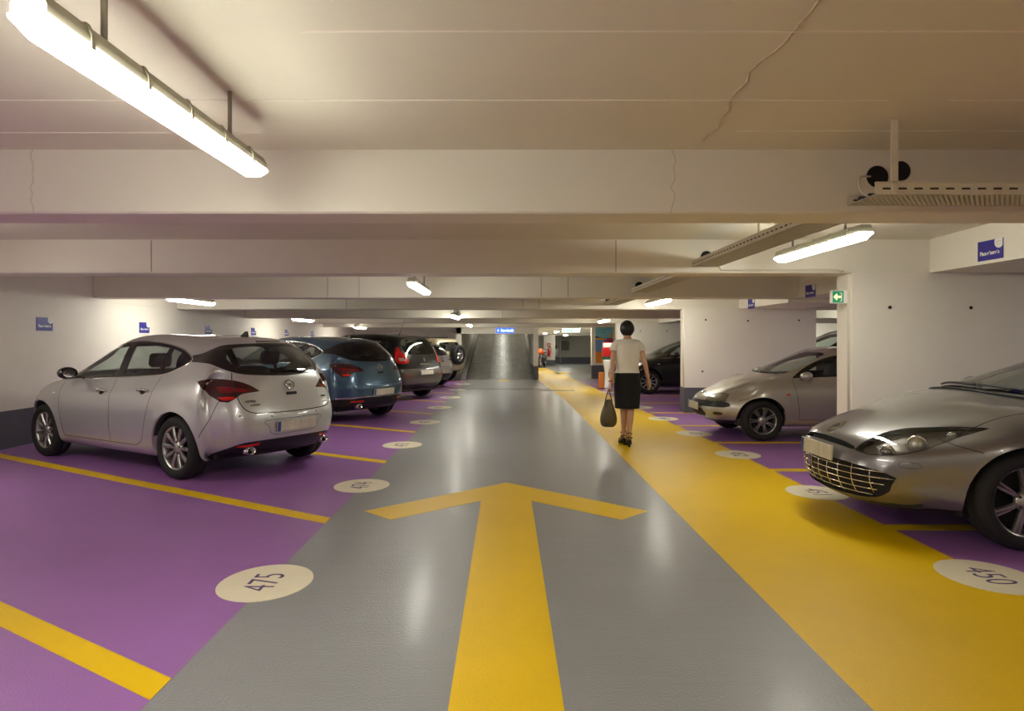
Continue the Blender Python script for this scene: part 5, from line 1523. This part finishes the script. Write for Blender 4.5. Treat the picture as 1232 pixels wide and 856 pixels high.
# striped stand half hidden by the woman
t = empty('striped_stand', (3.06, 20.0, 0), 0, 'white stand with red panel and green stripe, half hidden behind the woman', 'stand')
b = MB(); b.lathe([(.0, 0), (.12, 0), (.13, .02), (.10, .05), (.10, .5), (.16, .82), (.16, .86), (0, .86)], 20); b.build('pedestal', M_white, t)
b = MB(); b.box((-.17, -.12, .86), (.17, .12, .94)); b.build('green_band', mat('stand_green', (30, 84, 60), rough=.5, var=.05), t, bevel=.01)
b = MB(); b.box((-.17, -.12, .94), (.17, .12, 1.22)); b.build('red_panel', mat('stand_red', (190, 22, 26), rough=.4, var=.05), t, bevel=.02)
b = MB(); b.box((-.15, -.10, 1.22), (.17, .10, 1.36)); b.build('white_top', M_white, t, bevel=.02)
b = MB(); b.box((-.15, -.10, 1.36), (.19, .10, 1.385)); b.build('red_lid', MATS['stand_red'], t, bevel=.008)
t = empty('leaning_board', (2.80, 19.6, 0), 0, 'small orange board standing beside the striped stand', 'board')
b = MB(); b.box((-.08, -.02, 0.02), (.08, .02, .50)); b.build('panel', mat('board_orange', (222, 130, 60), rough=.5, var=.08), t, bevel=.008)
b = MB(); b.box((-.10, -.06, 0), (.10, .06, .025)); b.build('foot', M_black, t)

# far end: pillar with extinguisher, basin, cabinet, motorbike
wall('wall_pillar_far', (2.16, 38.0, 0), (2.80, 38.4, beam_z(38) + .02), base=.32)
t = empty('fire_extinguisher', (2.44, 37.90, .52), 0, 'red fire extinguisher hung on the far white pillar', 'extinguisher')
b = MB(); b.lathe([(0, 0), (.075, 0), (.085, .02), (.085, .36), (.07, .43), (.03, .47), (.03, .50), (0, .5)], 18); b.build('cylinder', mat('extinguisher_red', (200, 24, 22), rough=.3, coat=.5, var=.03), t)
b = MB(); b.tube([(0, 0, .50), (.0, 0, .56), (.06, -.03, .57)], .018, 6); b.build('valve', M_black, t)
b = MB(); b.tube(catmull([(.02, -.03, .53), (.10, -.04, .50), (.12, -.05, .35), (.10, -.05, .15)], 4), .013, 6); b.build('hose', M_black, t)
b = MB(); b.box((-.04, .05, .2), (.04, .098, .3)); b.build('wall_bracket', M_black, t)
t = empty('wall_notice', (2.44, 37.99, 1.18), 0, 'small red safety notice above the far extinguisher', 'sign')
b = MB(); b.box((-.10, -.008, -.10), (.10, .008, .10)); q = b.build('board', MATS['extinguisher_red'], t)
b = MB(); b.prism([(-.05, -.06), (.05, -.06), (.05, .02), (.02, .06), (-.02, .06), (-.05, .02)], .008, .0095, frame((0, 0, 0), (1, 0, 0), (0, 0, 1))); b.build('pictogram', M_white, q)
t = empty('wall_basin', (3.14, 41.84, .45), 0, 'white tapered basin on the far grey wall', 'basin')
b = MB(); b.lathe([(0, 0), (.08, .02), (.13, .2), (.19, .42), (.20, .46), (.17, .46), (.12, .25), (0, .2)], 20); b.build('bowl', M_white, t)
b = MB(); b.tube([(0, .12, .46), (0, .1, .66), (0, .0, .68)], .03, 8); b.build('tap', M_black, t)
t = empty('wall_cabinet', (3.72, 41.86, 0), 0, 'dark grey electrical cabinet on the far wall', 'cabinet')
b = MB(); b.box((-.22, -.10, .82), (.22, .138, 1.40)); q = b.build('body', mat('cabinet_grey', (96, 96, 90), rough=.5, var=.05), t, bevel=.01)
b = MB(); b.box((-.20, -.115, .84), (.20, -.10, 1.38)); b.build('door', MATS['cabinet_grey'], t); b = MB(); b.box((.14, -.125, 1.06), (.165, -.115, 1.16)); b.build('latch', M_black, t)
conduit('dark downpipe beside the far electrical cabinet', [(3.42, 41.95, 0), (3.42, 41.95, 1.62)], .03)

def motorbike(loc, rz, label):
    t = empty('motorbike', loc, rz, label, 'motorbike')
    tm = MB(); tm.lathe([(.25, -.05), (.29, -.055), (.315, -.03), (.32, 0), (.315, .03), (.29, .055), (.25, .05)], 24)
    rm = MB(); rm.lathe([(.25, -.04), (.24, 0), (.25, .04)], 24)
    for k in range(5):
        a = 2 * math.pi * k / 5; rm.tube([(.04 * math.cos(a), .04 * math.sin(a), 0), (.245 * math.cos(a), .245 * math.sin(a), 0)], .016, 6)
    a_, b_ = tm.mesh('tyre', M_tyre), rm.mesh('rim', M_alloy)
    for x in (.68, -.66):
        w = inst('wheel', a_, t, (x, 0, .32), (math.pi / 2, 0, 0)); inst('rim', b_, w)
    b = MB(); b.tube([(.68, .07, .32), (.45, .07, .88)], .025, 8); b.tube([(.68, -.07, .32), (.45, -.07, .88)], .025, 8); b.tube([(.45, -.07, .88), (.45, .07, .88)], .02, 6); b.build('fork', M_chrome, t)
    b = MB(); b.tube([(-.66, .08, .32), (-.1, .08, .42), (.15, .06, .40), (.44, 0, .82)], .03, 8); b.tube([(-.1, .08, .42), (-.45, .0, .75)], .025, 6); b.build('frame', M_black, t)
    inst('engine', rounded_box('engine', (.42, .26, .32), M_refld, .05), t, (.08, 0, .42))
    b = MB(); b.sphere((.18, 0, .80), (.27, .15, .13), 14, 8); b.build('fuel_tank', mat('bike_orange', (226, 92, 30), rough=.25, coat=.8, var=.03), t)
    inst('saddle', rounded_box('saddle', (.62, .24, .11), M_black, .05), t, (-.33, 0, .80), (0, .08, 0))
    inst('fairing', rounded_box('fairing', (.20, .30, .30), MATS['bike_orange'], .08), t, (.58, 0, .86), (0, -.4, 0))
    b = MB(); b.tube([(.36, .36, 1.0), (.44, .15, .96), (.44, -.15, .96), (.36, -.36, 1.0)], .015, 6); b.build('handlebar', M_black, t)
    b = MB(); b.tube([(.1, -.14, .3), (-.3, -.16, .28), (-.75, -.17, .42)], .045, 8); b.build('exhaust', M_chrome, t)
motorbike((1.93, 35.6, 0), math.radians(255), 'black and orange motorbike parked beyond the ramp wall')

# ================================================================ the walking woman
M_skin = mat('skin', (206, 158, 128), rough=.5, var=.04, var_scale=8)
M_hair = mat('black_hair', (20, 16, 16), rough=.45, var=.3, var_scale=40, bump=.3, bump_scale=60)
M_blouse = mat('cream_blouse', (232, 226, 214), rough=.85, var=.04, var_scale=10, bump=.25, bump_scale=18)
M_skirt = mat('black_skirt', (12, 11, 12), rough=.85, var=.1, var_scale=12)
M_shoe = mat('black_shoe_leather', (20, 16, 14), rough=.3, var=.1)
woman = empty('person', (1.64, 9.0, 0), 0, 'woman in cream blouse and black skirt walking away along the yellow walkway', 'person')
V = []; E = []; RD = []
def jv(p, r, prev=None):
    V.append(p); RD.append(r); i = len(V) - 1
    if prev is not None: E.append((prev, i))
    return i
pel = jv((0, 0, .94), .12)
wa = jv((0, 0, 1.07), .095, pel); ch = jv((0, 0, 1.24), .105, wa); uc = jv((0, -.005, 1.37), .085, ch)
nb = jv((0, .0, 1.445), .056, uc); nt_ = jv((0, .012, 1.515), .050, nb)
h1 = jv((0, .032, 1.555), .066, nt_); h2 = jv((0, .034, 1.615), .080, h1); h3 = jv((0, .03, 1.665), .055, h2)
def arm(s, el, wr, ha, curl):
    sh = jv((s * .120, 0, 1.385), .054, uc); s2 = jv((s * .158, 0, 1.36), .045, sh)
    mid = jv(tuple((Vector((s * .158, 0, 1.36)) + Vector(el)) / 2 + Vector((s * .008, 0, 0))), .040, s2)
    e = jv(el, .034, mid); m2 = jv(tuple((Vector(el) * .6 + Vector(wr) * .4)), .033, e); w = jv(wr, .022, m2)
    d = (Vector(ha) - Vector(wr)).normalized()
    p1 = jv(tuple(Vector(wr) + d * .035), .024, w); p2 = jv(tuple(Vector(wr) + d * .075), .026, p1)
    side = Vector((0, 1, 0)); inn = Vector((-s, 0, 0))
    for k, (o, L) in enumerate(((-.026, .062), (-.009, .072), (.009, .076), (.026, .068))):
        b0 = Vector(wr) + d * .088 + side * o
        f0 = jv(tuple(b0), .0095, p2)
        f1 = jv(tuple(b0 + d * L * .5 + inn * .006 * curl), .0088, f0)
        jv(tuple(b0 + d * L * (.95 - .35 * (curl > 1)) + inn * .022 * curl), .0075, f1)
    t0 = jv(tuple(Vector(wr) + d * .045 + side * .030 + inn * .008), .010, p1)
    t1 = jv(tuple(Vector(wr) + d * .075 + side * .048 + inn * .018), .0095, t0); jv(tuple(Vector(wr) + d * .105 + side * .052 + inn * .026), .008, t1)
arm(-1, (-.208, -.05, 1.11), (-.232, -.07, .875), (-.250, -.075, .78), 2.2)
arm(1, (.232, -.04, 1.11), (.290, .02, .90), (.312, .05, .81), 1.0)
def leg(s, kn, an, toe):
    hp = jv((s * .085, 0, .89), .090, pel); th = jv((s * .075, kn[1] * .5, .70), .078, hp); k = jv(kn, .052, th)
    cf = jv(tuple(Vector(kn) * .62 + Vector(an) * .38 + Vector((0, -.018, 0))), .050, k); a = jv(an, .031, cf)
    hl = jv((an[0], an[1] - .025, an[2] - .045), .029, a)
    ml = jv(tuple((Vector(an) + Vector(toe)) / 2 + Vector((0, .005, -.012))), .030, a); jv(toe, .026, ml)
leg(-1, (-.040, .06, .52), (-.028, .13, .165), (-.040, .27, .05))
leg(1, (.040, -.02, .53), (.012, -.05, .165), (.022, .09, .05))
me = bpy.data.meshes.new('body'); me.from_pydata(V, E, []); me.update()
bo = bpy.data.objects.new('body', me); link(bo, woman)
sk = bo.modifiers.new('skin', 'SKIN'); sk.use_smooth_shade = True; sk.branch_smoothing = .3
for i, sv in enumerate(me.skin_vertices[0].data):
    sv.radius = (RD[i], RD[i]); sv.use_root = (i == 0)
ss = bo.modifiers.new('sub', 'SUBSURF'); ss.levels = 2; ss.render_levels = 2
me.materials.append(M_skin)
def loft(name, secs, m, parent, n=28, wob=0.0, wn=7, caps=False):
    """elliptical sections (cx, cy, z, rx, ry)"""
    b = MB(); vs = []
    for i, (cx, cy, z, rx, ry) in enumerate(secs):
        for k in range(n):
            a = 2 * math.pi * k / n
            f = 1 + wob * math.sin(wn * a + i * .7) * (.4 + .6 * abs(math.sin(a + i)))
            vs.append((cx + rx * f * math.cos(a), cy + ry * f * math.sin(a), z + wob * .10 * math.sin(3 * a + i)))
    fs = []
    for i in range(len(secs) - 1):
        for k in range(n): fs.append((i * n + k, i * n + (k + 1) % n, (i + 1) * n + (k + 1) % n, (i + 1) * n + k))
    if caps: fs += [tuple(range(n)), tuple(range((len(secs) - 1) * n, len(secs) * n))]
    b.add(vs, fs, True)
    o = b.build(name, m, parent)
    sb = o.modifiers.new('sub', 'SUBSURF'); sb.levels = 1; sb.render_levels = 1
    return o
bl = loft('blouse', [(0, 0, .995, .168, .128), (0, 0, 1.03, .160, .125), (0, 0, 1.045, .150, .118), (0, 0, 1.10, .156, .120), (0, 0, 1.18, .166, .124), (0, 0, 1.27, .170, .128), (0, -.003, 1.34, .172, .118), (0, -.004, 1.385, .162, .102), (0, -.002, 1.42, .135, .086), (0, .004, 1.445, .098, .074), (0, .004, 1.450, .086, .068)], M_blouse, woman, wob=.018)
for s in (-1, 1):
    b = MB(); b.tube([(s * .09, 0, 1.405), (s * .135, 0, 1.392), (s * .168, -.006, 1.355), (s * .186, -.014, 1.305), (s * .190, -.018, 1.285)], .06, 16, caps=False, radii=[.044, .054, .057, .056, .058]); b.build('sleeve', M_blouse, bl)
loft('skirt', [(0, 0, 1.045, .140, .110), (0, 0, 1.02, .148, .116), (0, 0, .97, .162, .130), (0, 0, .90, .178, .146), (0, 0, .82, .182, .148), (0, .01, .70, .178, .142), (0, .015, .60, .172, .142), (0, .018, .515, .168, .146)], M_skirt, woman, wob=.008, wn=9)
# hair: short bob
b = MB(); b.sphere((0, 0, 0), (1, 1, 1), 24, 16)
v2 = []
for (x, y, z) in b.v:
    rx, ry, rz = .100, .108, .118
    if z < -.2: rx *= 1 - .30 * (-z - .2); ry *= 1 - .25 * (-z - .2)
    X, Y, Zz = x * rx, y * ry + .018, z * rz + 1.588
    if y > .25 and z < .45: Y = .018 + min(Y - .018, .045); X *= .95     # face opening
    if z < -.75: Zz = max(Zz, 1.494)
    v2.append((X, Y, Zz))
b.v = v2; hr = b.build('hair', M_hair, woman); sb = hr.modifiers.new('s', 'SUBSURF'); sb.levels = 1; sb.render_levels = 1
# face
for s in (-1, 1):
    b = MB(); b.sphere((s * .030, .104, 1.608), (.011, .008, .007), 10, 6); b.build('eye', M_white, woman)
    b = MB(); b.sphere((s * .080, .03, 1.59), (.010, .018, .028), 10, 6); b.build('ear', M_skin, woman)
b = MB(); b.sphere((0, .118, 1.583), (.012, .016, .022), 10, 6); b.build('nose', M_skin, woman)
b = MB(); b.sphere((0, .104, 1.548), (.022, .008, .007), 10, 6); b.build('lips', mat('lip_red', (170, 70, 70), rough=.4, var=.05), woman)
# shoes
def shoe(an, toe):
    x = an[0]; hy = an[1] - .045
    b = MB(); b.add([(x - .028, hy, .095), (x + .028, hy, .095), (x + .022, hy + .07, .085), (x - .022, hy + .07, .085), (toe[0] - .036, toe[1] - .03, .022), (toe[0] + .036, toe[1] - .03, .022), (toe[0] + .02, toe[1] + .04, .020), (toe[0] - .02, toe[1] + .04, .020),
           (x - .028, hy, .080), (x + .028, hy, .080), (x + .022, hy + .07, .068), (x - .022, hy + .07, .068), (toe[0] - .036, toe[1] - .03, .0), (toe[0] + .036, toe[1] - .03, .0), (toe[0] + .02, toe[1] + .04, .0), (toe[0] - .02, toe[1] + .04, .0)],
          [(0, 1, 2, 3), (3, 2, 5, 4), (4, 5, 6, 7), (11, 10, 9, 8), (12, 13, 10, 11), (15, 14, 13, 12), (0, 8, 9, 1), (1, 9, 10, 2), (2, 10, 13, 5), (5, 13, 14, 6), (6, 14, 15, 7), (7, 15, 12, 4), (4, 12, 11, 3), (3, 11, 8, 0)])
    so = b.build('shoe', M_shoe, woman)
    b = MB(); b.add([(x - .024, hy, .082), (x + .024, hy, .082), (x + .022, hy + .045, .078), (x - .022, hy + .045, .078), (x - .013, hy + .004, 0), (x + .013, hy + .004, 0), (x + .013, hy + .03, 0), (x - .013, hy + .03, 0)], [(0, 1, 2, 3), (7, 6, 5, 4), (0, 4, 5, 1), (1, 5, 6, 2), (2, 6, 7, 3), (3, 7, 4, 0)]); b.build('heel', M_shoe, so)
    for zz, rr_, yy in ((an[2] + .005, .037, an[1]), (.115, .040, an[1] - .008)):
        b = MB(); b.tube([(x + rr_ * math.cos(t), yy + rr_ * math.sin(t), zz - .02 * math.sin(t)) for t in [2 * math.pi * i / 16 for i in range(17)]], .006, 6); b.build('strap', M_shoe, so)
    b = MB(); b.tube([(toe[0] - .04, toe[1] - .05, .02), (toe[0] - .03, toe[1] - .045, .075), (toe[0] + .03, toe[1] - .045, .075), (toe[0] + .04, toe[1] - .05, .02)], .010, 6); b.build('strap', M_shoe, so)
shoe((-.028, .13, .165), (-.040, .27, .05)); shoe((.012, -.05, .165), (.022, .09, .05))
b = MB(); b.tube([(-.232 + .027 * math.cos(t), -.069 + .027 * math.sin(t), .885) for t in [2 * math.pi * i / 16 for i in range(17)]], .008, 6); b.build('bracelet', mat('red_strap', (150, 30, 34), rough=.4, var=.05), woman)
# handbag
bag = empty('handbag', (1.64 - .268, 8.915, .27), 0, "olive brown slouchy handbag hanging from the woman's left hand", 'handbag')
M_bag = mat('olive_leather', (86, 74, 46), rough=.42, var=.14, var_scale=9, bump=.2, bump_scale=14)
bb = loft('pouch', [(0, 0, .0, .045, .04), (0, 0, .008, .085, .062), (0, 0, .05, .110, .072), (0, 0, .11, .116, .074), (0, 0, .18, .104, .066), (0, 0, .26, .078, .050), (.004, 0, .33, .050, .034), (.004, 0, .375, .034, .024)], M_bag, bag, wob=.02, wn=6, caps=True)
for s in (-1, 1):
    b = MB(); b.tube(catmull([(s * .055, s * .02, .28), (s * .045, s * .02, .36), (s * .02, s * .015, .45), (.012, 0, .515), (.02, -s * .01, .53)], 4), .008, 6); b.build('handle', M_bag, bag)
b = MB(); b.tube([(-.1, 0, .085), (0, -.075, .075), (.1, 0, .085)], .004, 6); b.build('seam', M_shoe, bb)
